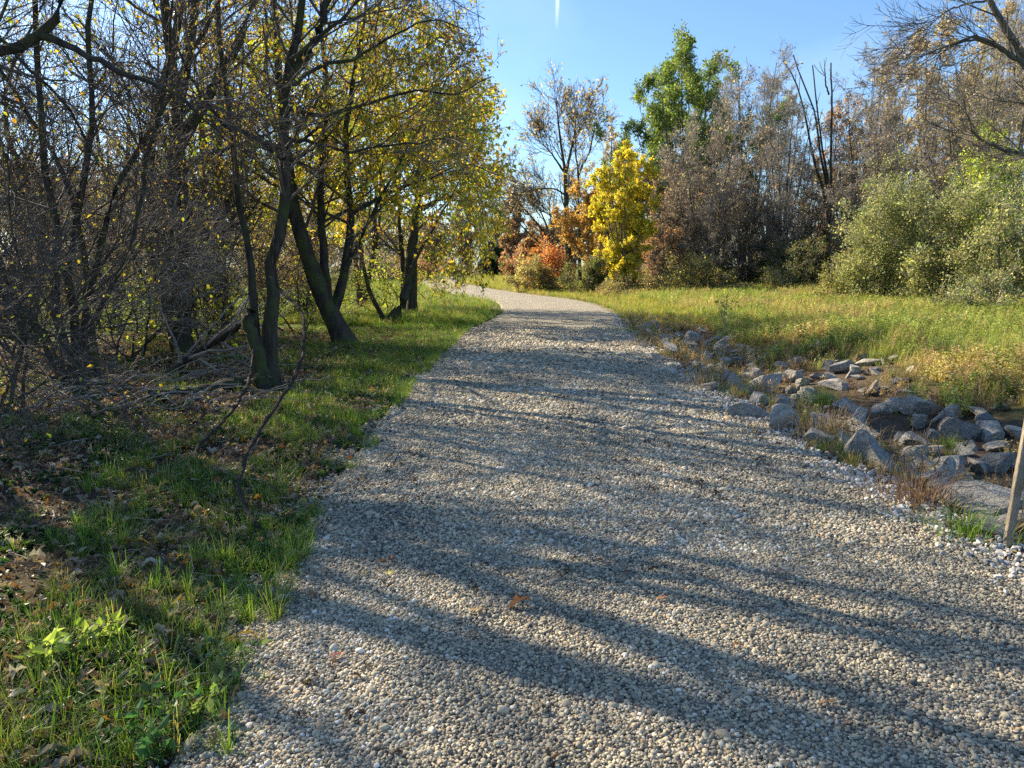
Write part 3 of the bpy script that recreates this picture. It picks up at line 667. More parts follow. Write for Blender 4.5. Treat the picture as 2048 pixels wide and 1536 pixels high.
GRN = [(0.13, 0.20, 0.045), (0.19, 0.27, 0.05), (0.08, 0.13, 0.03), (0.30, 0.32, 0.06)]
YEL = [(0.68, 0.52, 0.045), (0.60, 0.53, 0.06), (0.68, 0.42, 0.045), (0.34, 0.38, 0.04)]
RED = [(0.36, 0.17, 0.11), (0.44, 0.24, 0.14), (0.28, 0.18, 0.12), (0.33, 0.29, 0.15)]
TAN = [(0.42, 0.33, 0.20), (0.52, 0.43, 0.28), (0.38, 0.25, 0.14), (0.48, 0.42, 0.27)]
BRN = [(0.24, 0.20, 0.16), (0.34, 0.29, 0.22), (0.24, 0.23, 0.15), (0.32, 0.22, 0.16)]
# ================= left grove =================
def g_depth(px, py): return G(px, py)[1]
Y1 = g_depth(540, 772)
plant('leaning_tree', 'tall dark trunk nearest the drive with moss at its flared foot', 'tree', G(537, 772),
      [(rooted([(537, 772), (537, 690), (545, 600), (541, 540), (557, 470), (569, 395), (570, 250), (578, 150), (600, 30), (612, -120), (640, -300)], Y1), 0.095, 0.028, 0.9),
       (rooted([(517, 770), (512, 690), (505, 600), (498, 500), (476, 405), (462, 250), (440, 120), (430, -60), (400, -280)], Y1 + 0.15), 0.062, 0.018, 0.3),
       (A([(577, 160), (618, 108), (642, 50), (655, -20), (690, -200)], Y1), 0.07, 0.02),
       (A([(571, 215), (640, 232), (700, 220), (770, 196), (840, 180), (905, 188), (985, 152)], Y1 + 0.2), 0.032, 0.006),
       (A([(566, 275), (640, 290), (700, 305), (760, 292), (850, 284), (930, 270)], Y1 + 0.1), 0.026, 0.006),
       (A([(573, 178), (640, 130), (700, 120), (800, 60), (880, 40), (930, 60)], Y1 - 0.3), 0.03, 0.006),
       (A([(583, 120), (680, 40), (760, -40), (850, -60)], Y1 - 0.2), 0.03, 0.008),
       (A([(566, 320), (520, 280), (440, 240), (380, 150), (330, 40)], Y1 - 0.3), 0.04, 0.01),
       ],
      [dict(n=15, t0=0.30, ang=0.75, L=1.7, tl=0.3, rr=0.4, rmin=0.006, S=6, wander=0.10, up=0.12, clampr=0.03),
       dict(n=7, t0=0.2, ang=0.65, L=0.75, rr=0.55, rmin=0.004, S=4, wander=0.12, up=0.06, clampr=0.012),
       dict(n=6, t0=0.15, ang=0.6, L=0.36, rr=0.6, rmin=0.0028, S=3, wander=0.14, up=0.05)],
      [(3, dict(n=0.9, size=0.045, sv=0.25, cols=[(0.34, 0.20, 0.06), (0.42, 0.32, 0.05), (0.22, 0.12, 0.05)], w=(3, 3, 2), droop=0.8, ratio=.22))], seed=11, keepb=lambda e: e[:, 0] < -0.30, sides=(12, 6, 4, 3))
stub = plant('broken_stump', 'rotten broken-off stem standing against the foot of the tall mossy trunk', 'stump', G(523, 768),
      [(rooted([(528, 768), (520, 730), (508, 680), (498, 640), (502, 622)], Y1 - 0.25), 0.10, 0.07, 0.2)], [], seed=3, bark=M_BARK)
Y2 = g_depth(140, 785)
def multi(name, label, cat, px, py, tops, r0, seed, levels, leaves=(), group=None, spread=26, bark=None, twig=None, dY=1.2, bow=0.12, r1=0.012, Y=None, **kw):
    g = G(px, py); Y = Y or g[1]; g = np.array([g[0] * Y / g[1], Y, 0]); g[2] = tz(g[0], g[1])
    rng = np.random.default_rng(seed * 17 + 3); st = []
    for i, (tx, ty) in enumerate(tops):
        top = at(tx, ty, Y + rng.normal(0, dY * 0.5)); b0 = g + np.array([rng.normal(0, 0.16), rng.normal(0, 0.16), -0.05])
        mid1 = lerp(b0, top, 0.33) + np.array([rng.normal(0, bow), rng.normal(0, bow), 0.1]); mid2 = lerp(b0, top, 0.68) + np.array([rng.normal(0, bow), rng.normal(0, bow), 0.15])
        st.append(([b0, mid1, mid2, top], r0 * rng.uniform(0.7, 1.15), r1, 0.2))
    return plant(name, label, cat, g, st, levels, leaves, seed=seed, group=group, bark=bark, twig=twig, **kw)
DENSE = lambda a=1.0, m=1.0, up=0.1: [
    dict(n=12 * m, t0=0.15, ang=0.7, L=1.5 * a, tl=0.3, rr=0.45, rmin=0.006, S=5, wander=0.13, up=up, clampr=0.025),
    dict(n=7 * m, t0=0.15, ang=0.7, L=0.75 * a, rr=0.55, rmin=0.0045, S=4, wander=0.15, up=0.05, clampr=0.01),
    dict(n=6 * m, t0=0.1, ang=0.65, L=0.38 * a, rr=0.6, rmin=0.003, S=3, wander=0.16, up=0.03)]
GL = 'trees of the left grove'
HEDGE = []
LFEW = lambda n, c=((0.42, 0.34, 0.05), (0.30, 0.30, 0.04), (0.40, 0.22, 0.05)), s=0.03: [(3, dict(n=n * .7, size=s, sv=0.25, cols=list(c), w=(3,) * len(c), droop=0.5))]
plant('multi_stem_tree', 'clump of dark crooked stems rising from one foot at the left of the grove', 'tree', G(150, 782),
      [(rooted([(135, 788), (100, 700), (55, 625), (10, 590), (-60, 520), (-140, 380)], Y2), 0.065, 0.03, 0.3),
       (rooted([(140, 784), (128, 700), (108, 600), (118, 480), (90, 340), (80, 200), (70, 40), (60, -150)], Y2 + .1), 0.06, 0.025, 0.2),
       (rooted([(160, 780), (150, 660), (140, 520), (165, 380), (185, 250), (175, 100), (190, -60), (180, -220)], Y2 + .3), 0.06, 0.02, 0.2),
       (rooted([(178, 765), (170, 640), (198, 500), (228, 385), (305, 255), (360, 150), (430, 20), (480, -120)], Y2 + .5), 0.055, 0.02, 0.2),
       (rooted([(195, 750), (176, 600), (160, 450), (120, 330), (40, 200), (-30, 100)], Y2 + .8), 0.05, 0.02, 0.2),
       (rooted([(150, 790), (160, 700), (215, 590), (270, 470), (290, 330), (330, 180), (350, 0)], Y2 - .2), 0.035, 0.012, 0.2)],
      DENSE(1.0, 1.15), LFEW(0.35), seed=21, group=GL, sides=(9, 5, 3, 3))
plant('forked_tree', 'blackish leaning trunk forking low, second tree back along the grass verge', 'tree', G(692, 690),
      [(rooted([(692, 692), (668, 640), (640, 580), (612, 500), (592, 430), (575, 330), (560, 180), (550, 20), (540, -120)], g_depth(692, 690)), 0.20, 0.03, 0.35),
       (A([(664, 630), (690, 540), (702, 430), (690, 320), (700, 200), (722, 80), (740, -60)], g_depth(692, 690) + .1), 0.11, 0.02),
       (A([(655, 610), (648, 500), (640, 380), (655, 230), (645, 80), (640, -60)], g_depth(692, 690) + .4), 0.10, 0.02),
       (A([(690, 540), (740, 440), (790, 340), (850, 240), (900, 150)], g_depth(692, 690)), 0.05, 0.012),
       (A([(702, 430), (770, 390), (850, 360), (930, 330), (1000, 352)], g_depth(692, 690) - .3), 0.04, 0.008)],
      [dict(n=18, t0=0.22, ang=0.85, L=2.4, tl=0.3, rr=0.45, rmin=0.007, S=6, wander=0.12, up=0.02, clampr=0.04),
       dict(n=7, t0=0.2, ang=0.7, L=1.1, rr=0.5, rmin=0.005, S=4, wander=0.14, up=-0.08),
       dict(n=5, t0=0.2, ang=0.6, L=0.5, rr=0.6, rmin=0.004, S=3, wander=0.14, up=-0.16)],
      [(3, dict(n=7, size=0.075, sv=0.25, cols=YG, w=(4, 4, 2, 3, 1), droop=0.8))], seed=31, keepb=lambda e: e[:, 0] < -0.25 + 0.9 * (vnoise(e[:, 2] * 1.4, e[:, 1] * 1.1, 9) - 0.5), group=GL, sides=(10, 5, 3, 3))
Y4 = g_depth(790, 648)
plant('small_leaning_tree', 'slim tree with a bent foot and drooping yellow-green leaves, third back along the verge', 'tree', G(785, 650),
      [(rooted([(778, 652), (802, 612), (816, 560), (822, 480), (838, 380), (850, 260), (880, 150)], Y4), 0.13, 0.02, 0.4),
       (rooted([(772, 650), (748, 600), (728, 540), (716, 440), (740, 330), (760, 200)], Y4 + .3), 0.07, 0.015, 0.2),
       (A([(818, 545), (870, 450), (910, 380), (950, 310), (975, 260)], Y4 - .2), 0.05, 0.01),
       (A([(830, 430), (880, 400), (940, 380), (985, 400)], Y4 - .4), 0.04, 0.01)],
      [dict(n=15, t0=0.28, ang=0.9, L=2.6, tl=0.3, rr=0.45, rmin=0.008, S=6, wander=0.12, up=-0.02, clampr=0.04),
       dict(n=7, t0=0.2, ang=0.7, L=1.2, rr=0.5, rmin=0.006, S=4, wander=0.14, up=-0.10),
       dict(n=5, t0=0.2, ang=0.6, L=0.55, rr=0.6, rmin=0.005, S=3, wander=0.14, up=-0.2)],
      [(3, dict(n=9, size=0.088, sv=0.25, cols=YG, w=(5, 4, 3, 2, 1), droop=0.9))], seed=41, keepb=lambda e: e[:, 0] < -0.25 + 0.9 * (vnoise(e[:, 2] * 1.4, e[:, 1] * 1.1, 9) - 0.5), group=GL, sides=(9, 5, 3, 3))
Y5 = g_depth(828, 628)
plant('straight_tree', 'straight dark trunk at the far end of the grove with weeping outer branches', 'tree', G(825, 628),
      [(rooted([(824, 630), (826, 540), (832, 440), (842, 320), (850, 200), (860, 110)], Y5), 0.17, 0.03, 0.2),
       (rooted([(808, 634), (806, 540), (798, 430), (790, 320), (800, 200)], Y5 + .4), 0.11, 0.02, 0.2),
       (A([(834, 420), (880, 400), (925, 405), (960, 425), (972, 470)], Y5), 0.06, 0.01),
       (A([(838, 330), (890, 310), (940, 350), (955, 420)], Y5 + .3), 0.05, 0.01)],
      [dict(n=14, t0=0.25, ang=0.9, L=3.0, tl=0.3, rr=0.45, rmin=0.01, S=6, wander=0.10, up=-0.1, clampr=0.05),
       dict(n=7, t0=0.2, ang=0.7, L=1.5, rr=0.5, rmin=0.008, S=4, wander=0.12, up=-0.3),
       dict(n=5, t0=0.2, ang=0.6, L=0.8, rr=0.6, rmin=0.006, S=3, wander=0.12, up=-0.5)],
      [(3, dict(n=3.0, size=0.11, sv=0.25, cols=YG + [(0.10, 0.14, 0.03)], w=(4, 4, 2, 3, 1, 3), droop=0.9))], seed=51, keepb=lambda e: e[:, 0] < -0.25 + 0.9 * (vnoise(e[:, 2] * 1.4, e[:, 1] * 1.1, 9) - 0.5), group=GL, sides=(9, 5, 3, 3))
# trees standing deeper in the grove
for (px, py, Y, tops, r0, lab, nl, seed) in [
    (388, 645, 17.5, [(380, 300), (350, 60), (420, -60), (300, 120)], 0.14, 'dark trunk in the middle of the grove, left of the thick pair behind', 0.9, 61),
    (455, 640, 17.0, [(455, 250), (430, -20), (500, 60), (520, -100)], 0.17, 'thick dark trunk seen just left of the tall mossy trunk', 1.3, 62),
    (232, 640, 19.0, [(215, 300), (260, 80), (180, 0)], 0.13, 'tan trunk deep in the grove behind the crooked stems', 0.5, 63),
    (40, 640, 16.0, [(30, 280), (-40, 60), (90, 0), (0, -100)], 0.15, 'dark trunk behind the clump of stems at the edge of view', 0.5, 64),
    (620, 610, 24.0, [(600, 320), (650, 120), (560, 60), (700, 160)], 0.15, 'tree with thin yellow leaves behind the forked trunk', 4.5, 65),
    (728, 600, 29.0, [(720, 300), (760, 140), (680, 120), (800, 200)], 0.15, 'yellow-leaved tree farther back between forked and slim tree', 5.0, 66),
    (330, 600, 27.0, [(330, 330), (380, 200), (270, 240)], 0.15, 'brownish half-bare tree far back in the middle of the grove', 1.0, 67)]:
    multi('grove_tree', lab, 'tree', px, py, tops, r0, seed, [
        dict(n=11, t0=0.2, ang=0.75, L=2.4, tl=0.3, rr=0.4, rmin=0.009, S=5, wander=0.12, up=0.08, clampr=0.04),
        dict(n=7, t0=0.15, ang=0.7, L=1.2, rr=0.5, rmin=0.007, S=4, wander=0.14, up=0.03),
        dict(n=5, t0=0.1, ang=0.65, L=0.6, rr=0.6, rmin=0.0055, S=3, wander=0.15)],
        [(3, dict(n=nl * 1.3, size=0.08, sv=0.25, cols=YG, w=(4, 4, 1, 3, 1), droop=0.6))], group=GL, Y=Y, dY=2.0, bow=0.25, bark=M_BARK)
# bare arching shrubs filling the understory
for (px, py, Y, tops, lab, nl, seed) in [
    (-10, 720, 8.2, [(-80, 420), (60, 360), (-120, 560), (150, 480), (20, 280), (120, 560), (-40, 300)], 'bare arching shrub at the left border of the view', 0.10, 71),
    (250, 700, 12.5, [(160, 420), (330, 400), (240, 330), (400, 520), (100, 520), (380, 440), (200, 300)], 'grey tangle of bare twigs between the crooked stems and the mossy trunk', 0.25, 72),
    (60, 660, 13.0, [(20, 360), (130, 330), (-60, 450), (200, 450), (90, 250)], 'bare thicket behind the crooked stems', 0.2, 73),
    (420, 660, 14.0, [(360, 420), (470, 400), (430, 320), (520, 500), (330, 520)], 'twiggy brown shrub close behind the mossy trunk', 0.6, 74),
    (600, 650, 18.0, [(560, 480), (640, 470), (600, 420), (680, 540), (540, 560)], 'brown brush between the mossy trunk and the forked tree', 0.9, 75)]:
    multi('bare_shrub', lab, 'shrub', px, py, tops, 0.022, seed, DENSE(0.85, 0.7 if seed == 71 else 1.0, 0.0), LFEW(nl), group='bare shrubs under the grove', Y=Y, bow=0.25, r1=0.006, sides=(5, 4, 3, 3), twig=M_TWIGG if seed == 72 else M_TWIG, partnames=('stems', 'branches', 'foliage'))
for (px, py, Y, tops, lab, nl, seed) in [
    (180, 650, 17, [(120, 430), (220, 400), (160, 360), (280, 480), (60, 480)], 'brown thicket behind the tan trunk', .6, 171), (510, 640, 21, [(460, 470), (540, 460), (500, 420), (580, 520)], 'brown thicket directly behind the mossy trunk', 1.2, 172),
    (-60, 660, 15, [(-100, 380), (0, 350), (60, 420), (-40, 300)], 'bare thicket cut by the left border', .2, 173), (300, 640, 24, [(240, 480), (320, 450), (380, 470), (200, 520)], 'hazy brown thicket far in the middle of the grove', 1.0, 174)]:
    multi('bare_shrub', lab, 'shrub', px, py, tops, 0.03, seed, DENSE(1.1, 1.1, 0.0), LFEW(nl, s=.06), group='bare shrubs under the grove', Y=Y, bow=0.3, r1=0.008, sides=(5, 4, 3, 3), twig=M_TWIGG, partnames=('stems', 'branches', 'foliage'))
for (px, Y, x0, x1, yt, cols, lab, seed) in [
    (560, 42, 480, 640, 500, RED, 'russet hedge shrub across the meadow behind the mossy trunk', 181), (420, 40, 330, 500, 490, BRN, 'brown hedge shrub across the meadow, middle of the grove', 182),
    (270, 38, 180, 350, 480, BRN, 'brown hedge shrub across the meadow behind the tan trunk', 183), (110, 36, 10, 200, 480, RED, 'russet hedge shrub across the meadow at the left', 184), (-20, 34, -120, 60, 480, BRN, 'brown hedge shrub across the meadow at the left border', 185),
    (720, 75, 650, 800, 500, BRN, 'brown hedge shrub across the meadow behind the forked tree', 186), (820, 85, 760, 890, 505, RED, 'far hedge shrub behind the straight trunk', 187)]:
    HEDGE.append((lab, px, Y, x0, x1, yt, cols, seed))
# leafy understory
for (px, py, Y, tops, cols, lab, nl, seed) in [
    (380, 690, 15.0, [(300, 560), (350, 500), (400, 440), (440, 520), (470, 600), (330, 620)], [(0.40, 0.42, 0.05), (0.28, 0.34, 0.04), (0.5, 0.42, 0.05)], 'sunlit yellow-green sapling glowing left of the mossy trunk', 5, 81),
    (300, 660, 19.0, [(220, 600), (280, 560), (340, 570), (380, 610), (250, 630), (180, 610)], [(0.14, 0.22, 0.05), (0.2, 0.28, 0.06), (0.10, 0.16, 0.04)], 'low green bush in the middle of the grove floor', 6, 82),
    (560, 650, 22.0, [(500, 580), (560, 560), (610, 590), (640, 600)], [(0.14, 0.22, 0.05), (0.22, 0.28, 0.05), (0.3, 0.25, 0.06)], 'green bush seen between the mossy and the forked trunk', 6, 83),
    (100, 650, 20.0, [(20, 590), (90, 560), (150, 580), (190, 600)], [(0.14, 0.20, 0.05), (0.3, 0.28, 0.06), (0.2, 0.15, 0.06)], 'low green bush behind the crooked stems at left', 5, 84),
    (850, 600, 33.0, [(830, 550), (870, 560), (810, 560), (900, 575)], [(0.40, 0.34, 0.06), (0.28, 0.3, 0.05), (0.5, 0.36, 0.1)], 'golden leafy bush where the grove meets the far bend', 5, 85),
    (770, 640, 24.5, [(740, 560), (770, 540), (800, 560), (720, 600)], [(0.35, 0.38, 0.05), (0.25, 0.32, 0.05), (0.5, 0.42, 0.06)], 'sunlit sapling between the slim and the straight tree', 6, 86)]:
    multi('leafy_bush', lab, 'bush', px, py, tops, 0.02, seed, [
        dict(n=9, t0=0.1, ang=0.8, L=0.9, tl=0.2, rr=0.5, rmin=0.006, S=4, wander=0.15, up=0.1),
        dict(n=6, t0=0.15, ang=0.7, L=0.45, rr=0.6, rmin=0.005, S=3, wander=0.15, up=0.0)],
        [(2, dict(n=nl, size=0.085, sv=0.25, cols=cols, w=(3, 3, 1), droop=0.4))], group='leafy bushes on the grove floor', Y=Y, bow=0.2, r1=0.006, sides=(5, 3, 3, 3), partnames=('stems', 'branches', 'foliage'))
# trees beyond the left border, reaching into view or only shading the drive
plant('overhanging_tree', 'tree past the left border whose thick dark limb enters at the top left corner', 'tree', (-6.6, 6.6, tz(-6.6, 6.6)),
      [([(-6.6, 6.6, -0.1), (-6.5, 6.7, 1.5), (-6.3, 6.8, 3.0), (-5.9, 7.0, 5.0), (-5.6, 7.4, 7.5)], 0.17, 0.06, 0.3),
       ([(-6.3, 6.8, 2.9)] + A([(-40, 118), (30, 92), (75, 72), (112, 40), (126, -40), (150, -160)], 6.9), 0.085, 0.03),
       (A([(78, 70), (150, 100), (260, 150), (370, 205), (450, 280)], 6.9), 0.035, 0.008),
       ([(-6.5, 6.7, 1.9)] + A([(-100, 60), (50, 130), (130, 210), (200, 330)], 7.4), 0.04, 0.008),
       ([(-6.5, 6.7, 1.3)] + A([(-60, 655), (0, 668), (90, 673), (180, 661), (272, 647)], 6.2), 0.022, 0.006),
       ([(-6.5, 6.7, 1.0)] + A([(-60, 655), (0, 655), (60, 668), (140, 675), (200, 678)], 6.1), 0.016, 0.005),
       ([(-6.5, 6.6, 0.9)] + A([(-80, 620), (-10, 680), (50, 728), (110, 758), (165, 766), (222, 762)], 6.3), 0.022, 0.007)],
      [dict(n=10, t0=0.35, ang=0.7, L=1.2, tl=0.3, rr=0.4, rmin=0.005, S=5, wander=0.12, up=0.05, clampr=0.02),
       dict(n=6, t0=0.2, ang=0.7, L=0.6, rr=0.5, rmin=0.0035, S=4, wander=0.14),
       dict(n=5, t0=0.2, ang=0.65, L=0.3, rr=0.6, rmin=0.0025, S=3, wander=0.15)],
      [(3, dict(n=0.25, size=0.035, sv=0.25, cols=YG, w=(4, 4, 2, 3, 1), droop=0.6))], seed=91, group=GL, sides=(10, 5, 3, 3))
for (x, y, h, seed, lab) in [(-8.6, 3.6, 9.5, 93, 'half-bare tree left of the view that shades the near gravel'), (-10.5, 10.5, 11, 94, 'tree beyond the left border behind the crooked stems'),
                             (-6.0, 13.5, 10, 95, 'half-bare tree rising behind the crooked stems'),
                             (-11.5, 6.5, 13, 96, 'tall leafy tree left of the view, added so its crown dapples the drive'), (-8.0, 9.5, 12, 97, 'tall half-bare tree past the left border, added to dapple the drive')]:  # last two stand out of view, added for dappled shade on the gravel
    r = np.random.default_rng(seed); z0 = tz(x, y)
    st = [([(x, y, z0 - .1), (x + r.normal(0, .2), y + r.normal(0, .2), h * .3), (x + r.normal(0, .8), y + r.normal(0, .8), h * .65), (x + r.normal(0, 1.5), y + r.normal(0, 1.5), h)], 0.14, 0.02, .3) for _ in range(4)]
    plant('grove_tree', lab, 'tree', (x, y, z0), st, [dict(n=12, t0=0.25, ang=0.8, L=2.6, tl=0.3, rr=0.4, rmin=0.008, S=5, wander=0.12, up=0.08, clampr=0.04),
        dict(n=7, t0=0.15, ang=0.7, L=1.2, rr=0.5, rmin=0.006, S=4, wander=0.14), dict(n=5, t0=0.1, ang=0.65, L=0.55, rr=0.6, rmin=0.0045, S=3, wander=0.15)],
        [(3, dict(n=1.8 if seed > 95 else 0.9, size=0.075, sv=0.25, cols=YG, w=(4, 4, 2, 3, 1), droop=0.6))], seed=seed, group=GL)
# hanging vines
def vine(name, label, pts, r0, r1, seed, twigs=5):
    b = np.array(pts[0]); rng = np.random.default_rng(seed)
    root = empty(name, tuple(b), label, 'vine', 'woody vines hanging from the mossy tree'); P = poly(pts, 60, rng, 0.006)[None]; R = radii(r0, r1, 60)[None] * (1 + 0.12 * rng.normal(size=(1, 61)))
    V, F = tubes(P - b, R, 8); link('stem', mesh_data('stem', V, F, M_VINE, None, True), root)
    Q, RR = spawn(P, R, rng, n=twigs, t0=0.1, t1=0.95, ang=0.6, L=0.35, rr=0.4, rmin=0.003, S=4, wander=0.2)
    V, F = tubes(Q - b, RR, 4); link('twigs', mesh_data('twigs', V, F, M_TWIG, None, True), root)
gv = G(540, 1070); gv2 = G(356, 952)
vine('hanging_vine', 'long dark looping vine from the mossy trunk down to the edge of the gravel',
     [gv + np.array([0, 0, -0.01])] + A([(518, 1052, 4.30), (487, 1012, 4.55), (482, 950, 4.9), (510, 878, 5.7), (560, 800, 6.6), (598, 735, 7.6), (608, 660, 8.5), (600, 622, 9.0), (575, 593, 9.3), (551, 562, 9.5), (552, 470, 9.5)], 9.5), 0.012, 0.022, 5)
vine('hanging_vine', 'shorter dark vine slanting down left of the long looping one',
     [gv2 + np.array([0, 0, -0.01])] + A([(378, 925, 5.8), (400, 890, 6.2), (440, 850, 6.9), (478, 800, 7.9), (500, 755, 9.0), (508, 700, 9.5)], 9.5), 0.014, 0.022, 6)
# mossy fallen log, leaning dead limb, loose sticks
lg = G(300, 800); lg2 = G(498, 782)
plant('fallen_log', 'mossy fallen log lying left of the tall trunk', 'log', lg, [([lg + [0, 0, .05], lerp(lg, lg2, .35) + [0, .08, .03], lerp(lg, lg2, .7) + [0, -.05, .08], lg2 + [0, 0, .12]], 0.05, 0.085, 0)], [dict(n=3, L=0.3, ang=0.9, rmin=0.008)], seed=4)
g3 = G(335, 752)
plant('leaning_limb', 'dead mossy limb leaning from the ground up to the tall trunk', 'limb', g3, [([g3] + A([(400, 700, Y1 + 1.0), (460, 665, Y1 + .8), (500, 640, Y1 + .4)], Y1), 0.055, 0.04, 0)],
      [dict(n=14, t0=.0, L=1.3, ang=0.6, rmin=0.006, S=6, wander=.15), dict(n=5, L=0.5, ang=0.6, rmin=0.004, S=4, wander=.2)], seed=5, twig=M_TWIGG)
def stick(label, pts, r, seed, mat=M_STICK):
    rng = np.random.default_rng(seed); b = np.array(pts[0], float); P = poly(pts, 16, rng, 0.004)[None]; R = radii(r, r * 0.5)[None]
    V, F = tubes(P - b, R, 6); o = link('fallen_stick', mesh_data('fallen_stick', V, F, mat, None, True)); o.location = b
    tag(o, label, 'stick', 'sticks on the grove floor')
def gs(pts, dz): return [G(*p) + np.array([0, 0, dz]) for p in pts]
stick('pale stick lying in the leaf litter below the crooked stems', gs([(88, 908), (130, 896), (195, 884)], 0.03), 0.013, 1)
stick('thin twig lying on the leaves at the left border', gs([(0, 920), (20, 920), (45, 921)], 0.02), 0.007, 2)
stick('pale bent stick lowest in the leaf litter at the left', gs([(55, 1490), (85, 1470), (130, 1430), (150, 1400)], 0.03), 0.006, 3)
stick('grey stick crossing the ivy near the bottom left corner', gs([(30, 1470), (60, 1440), (100, 1400), (135, 1375)], 0.03), 0.004, 4)
stick('small dark twig on the gravel by the left edge', gs([(585, 1176), (610, 1172), (640, 1167)], 0.03), 0.005, 6, M_TWIG)
rb = np.random.default_rng(77)
def brush_pile():
    b = G(230, 790); P = []
    for i in range(90):
        c = G(rb.uniform(0, 480), rb.uniform(760, 835)); a = rb.normal(0.1, 0.5); L = rb.uniform(0.4, 1.3)
        d = np.array([math.cos(a), math.sin(a) * 0.6, rb.uniform(0, 0.35)]); P.append(poly([c, c + d * L * .5 + [0, 0, .08 + rb.uniform(0, .08)], c + d * L], 8, rb, 0.01))
    P = np.stack(P); R = np.stack([radii(rb.uniform(.005, .012), .003, 8) for _ in P]); V, F = tubes(P - b, R, 5)
    o = link('brushwood', mesh_data('brushwood', V, F, M_TWIGG, None, True)); o.location = b; tag(o, 'loose dead brushwood strewn under the grove', kind='stuff')
brush_pile()

# ================= right side =================
GR = 'trees of the right tree line'
def crown_tree(name, label, px, py, Y, px0, px1, ytop, cols, w, nleaf, size, seed, h0=0.25, r=0.2, stems=3, narrow=0.8, droop=0.2, levels=None, bark=None, twig=None, leaf_lv=3, group=GR, cat='tree', up=0.35, nn=(14, 7, 5), rmin=0.012, twl=1.0, part=('trunk', 'branches', 'foliage'), keep=None, sprd=0.0):
    """a tree whose crown fills the given outline at its true distance"""
    b = at(px, py, Y); b[2] = tz(b[0], b[1]); rng = np.random.default_rng(seed)
    topz = at(px, ytop, Y)[2]; H = topz - b[2]; wid = (px1 - px0) / 2 / FPX * Y; cx = at((px0 + px1) / 2, py, Y)[0]
    st = []
    for i in range(stems):
        a = i / max(stems - 1, 1) - 0.5 if stems > 1 else 0; hh = H * (1 - 0.36 * (abs(a) * 2) ** 1.7 * rng.uniform(.6, 1)) * 0.98
        tp = np.array([cx + a * 1.5 * wid + rng.normal(0, .08 * wid), Y + rng.normal(0, wid * .45), b[2] + hh])
        st.append(([b + [rng.normal(0, .1) + a * .5 * wid * sprd, rng.normal(0, .1), -.1], lerp(b, tp, .3) + [(-a) * .2 * wid, 0, 0], lerp(b, tp, .65), tp], r, rmin * 1.5, .2))
    L1 = wid * narrow
    lv = levels or [dict(n=nn[0], t0=h0, ang=0.75, L=L1, tl=0.45, rr=0.4, rmin=rmin * 1.3, S=6, wander=0.17, up=up, clampr=r * .3),
                    dict(n=nn[1], t0=0.2, ang=0.65, L=L1 * .45 * twl, rr=0.5, rmin=rmin, S=4, wander=0.2, up=up * .5),
                    dict(n=nn[2], t0=0.2, ang=0.6, L=L1 * .22 * twl, rr=0.6, rmin=rmin * .75, S=3, wander=0.2, up=up * .3)]
    lf = [(leaf_lv, dict(n=nleaf, size=size, sv=0.25, cols=cols, w=w, droop=droop, spreadr=L1 * 0.035, keep=keep))] if nleaf else []
    return plant(name, label, cat, b, st, lv, lf, seed=seed, group=group, bark=bark or M_BARKG, twig=twig or M_TWIGG, sides=(8, 4, 3, 3), partnames=part)
crown_tree('maple_tree', 'tall bushy green tree standing highest in the middle of the right tree line', 1370, 560, 56, 1195, 1540, 128, GRN, (4, 4, 3, 2), 9, 0.15, 101, h0=0.15, r=0.20, stems=15, up=0.9, nn=(16, 8, 6), narrow=0.42)
crown_tree('yellow_tree', 'bright golden yellow young tree at the edge of the meadow', 1245, 588, 41, 1160, 1320, 315, YEL, (4, 4, 1, 4), 8, 0.105, 102, h0=0.03, r=0.06, stems=12, up=0.12, nn=(14, 7, 5), narrow=0.48)
crown_tree('orange_tree', 'loose orange-gold tree just left of the yellow one', 1185, 580, 50, 1120, 1225, 375, [(0.5, 0.27, 0.06), (0.44, 0.30, 0.08), (0.34, 0.24, 0.10)], (4, 3, 3), 3.5, 0.17, 103, h0=0.15, r=0.10, stems=4)
# tall slender pair over the bend
Yt = 58
bt = at(1137, 560, Yt); bt[2] = tz(bt[0], bt[1])
plant('tall_slender_tree', 'tall slender dark-trunked tree with sparse small leaves over the bend', 'tree', bt,
      [([bt + [0, 0, -.1]] + A([(1134, 470), (1131, 380), (1129, 340), (1122, 290), (1115, 230), (1113, 196)], Yt), 0.33, 0.03, .2),
       (A([(1131, 350), (1140, 310), (1150, 260), (1152, 232)], Yt), .14, .02), (A([(1129, 345), (1105, 310), (1088, 290), (1080, 270)], Yt), .10, .02),
       (A([(1130, 390), (1110, 378), (1080, 378), (1040, 384)], Yt), .07, .02), (A([(1130, 470), (1105, 435), (1085, 420)], Yt), .06, .02)],
      [dict(n=14, t0=0.4, ang=0.5, L=3.2, tl=0.5, rr=0.4, rmin=.02, S=5, wander=.1, up=.3, clampr=.06), dict(n=6, t0=.2, ang=.55, L=1.6, rr=.5, rmin=.015, S=4, wander=.12, up=.2), dict(n=5, t0=.2, ang=.6, L=.8, rr=.6, rmin=.011, S=3, wander=.13, up=.1)],
      [(3, dict(n=.9, size=.2, sv=.25, cols=TAN + [(0.40, 0.30, 0.08)], w=(2, 2, 2, 1, 3), droop=.3, spreadr=.1))], seed=104, group=GR, sides=(8, 4, 3, 3))
bt = at(1160, 560, Yt + 3); bt[2] = tz(bt[0], bt[1])
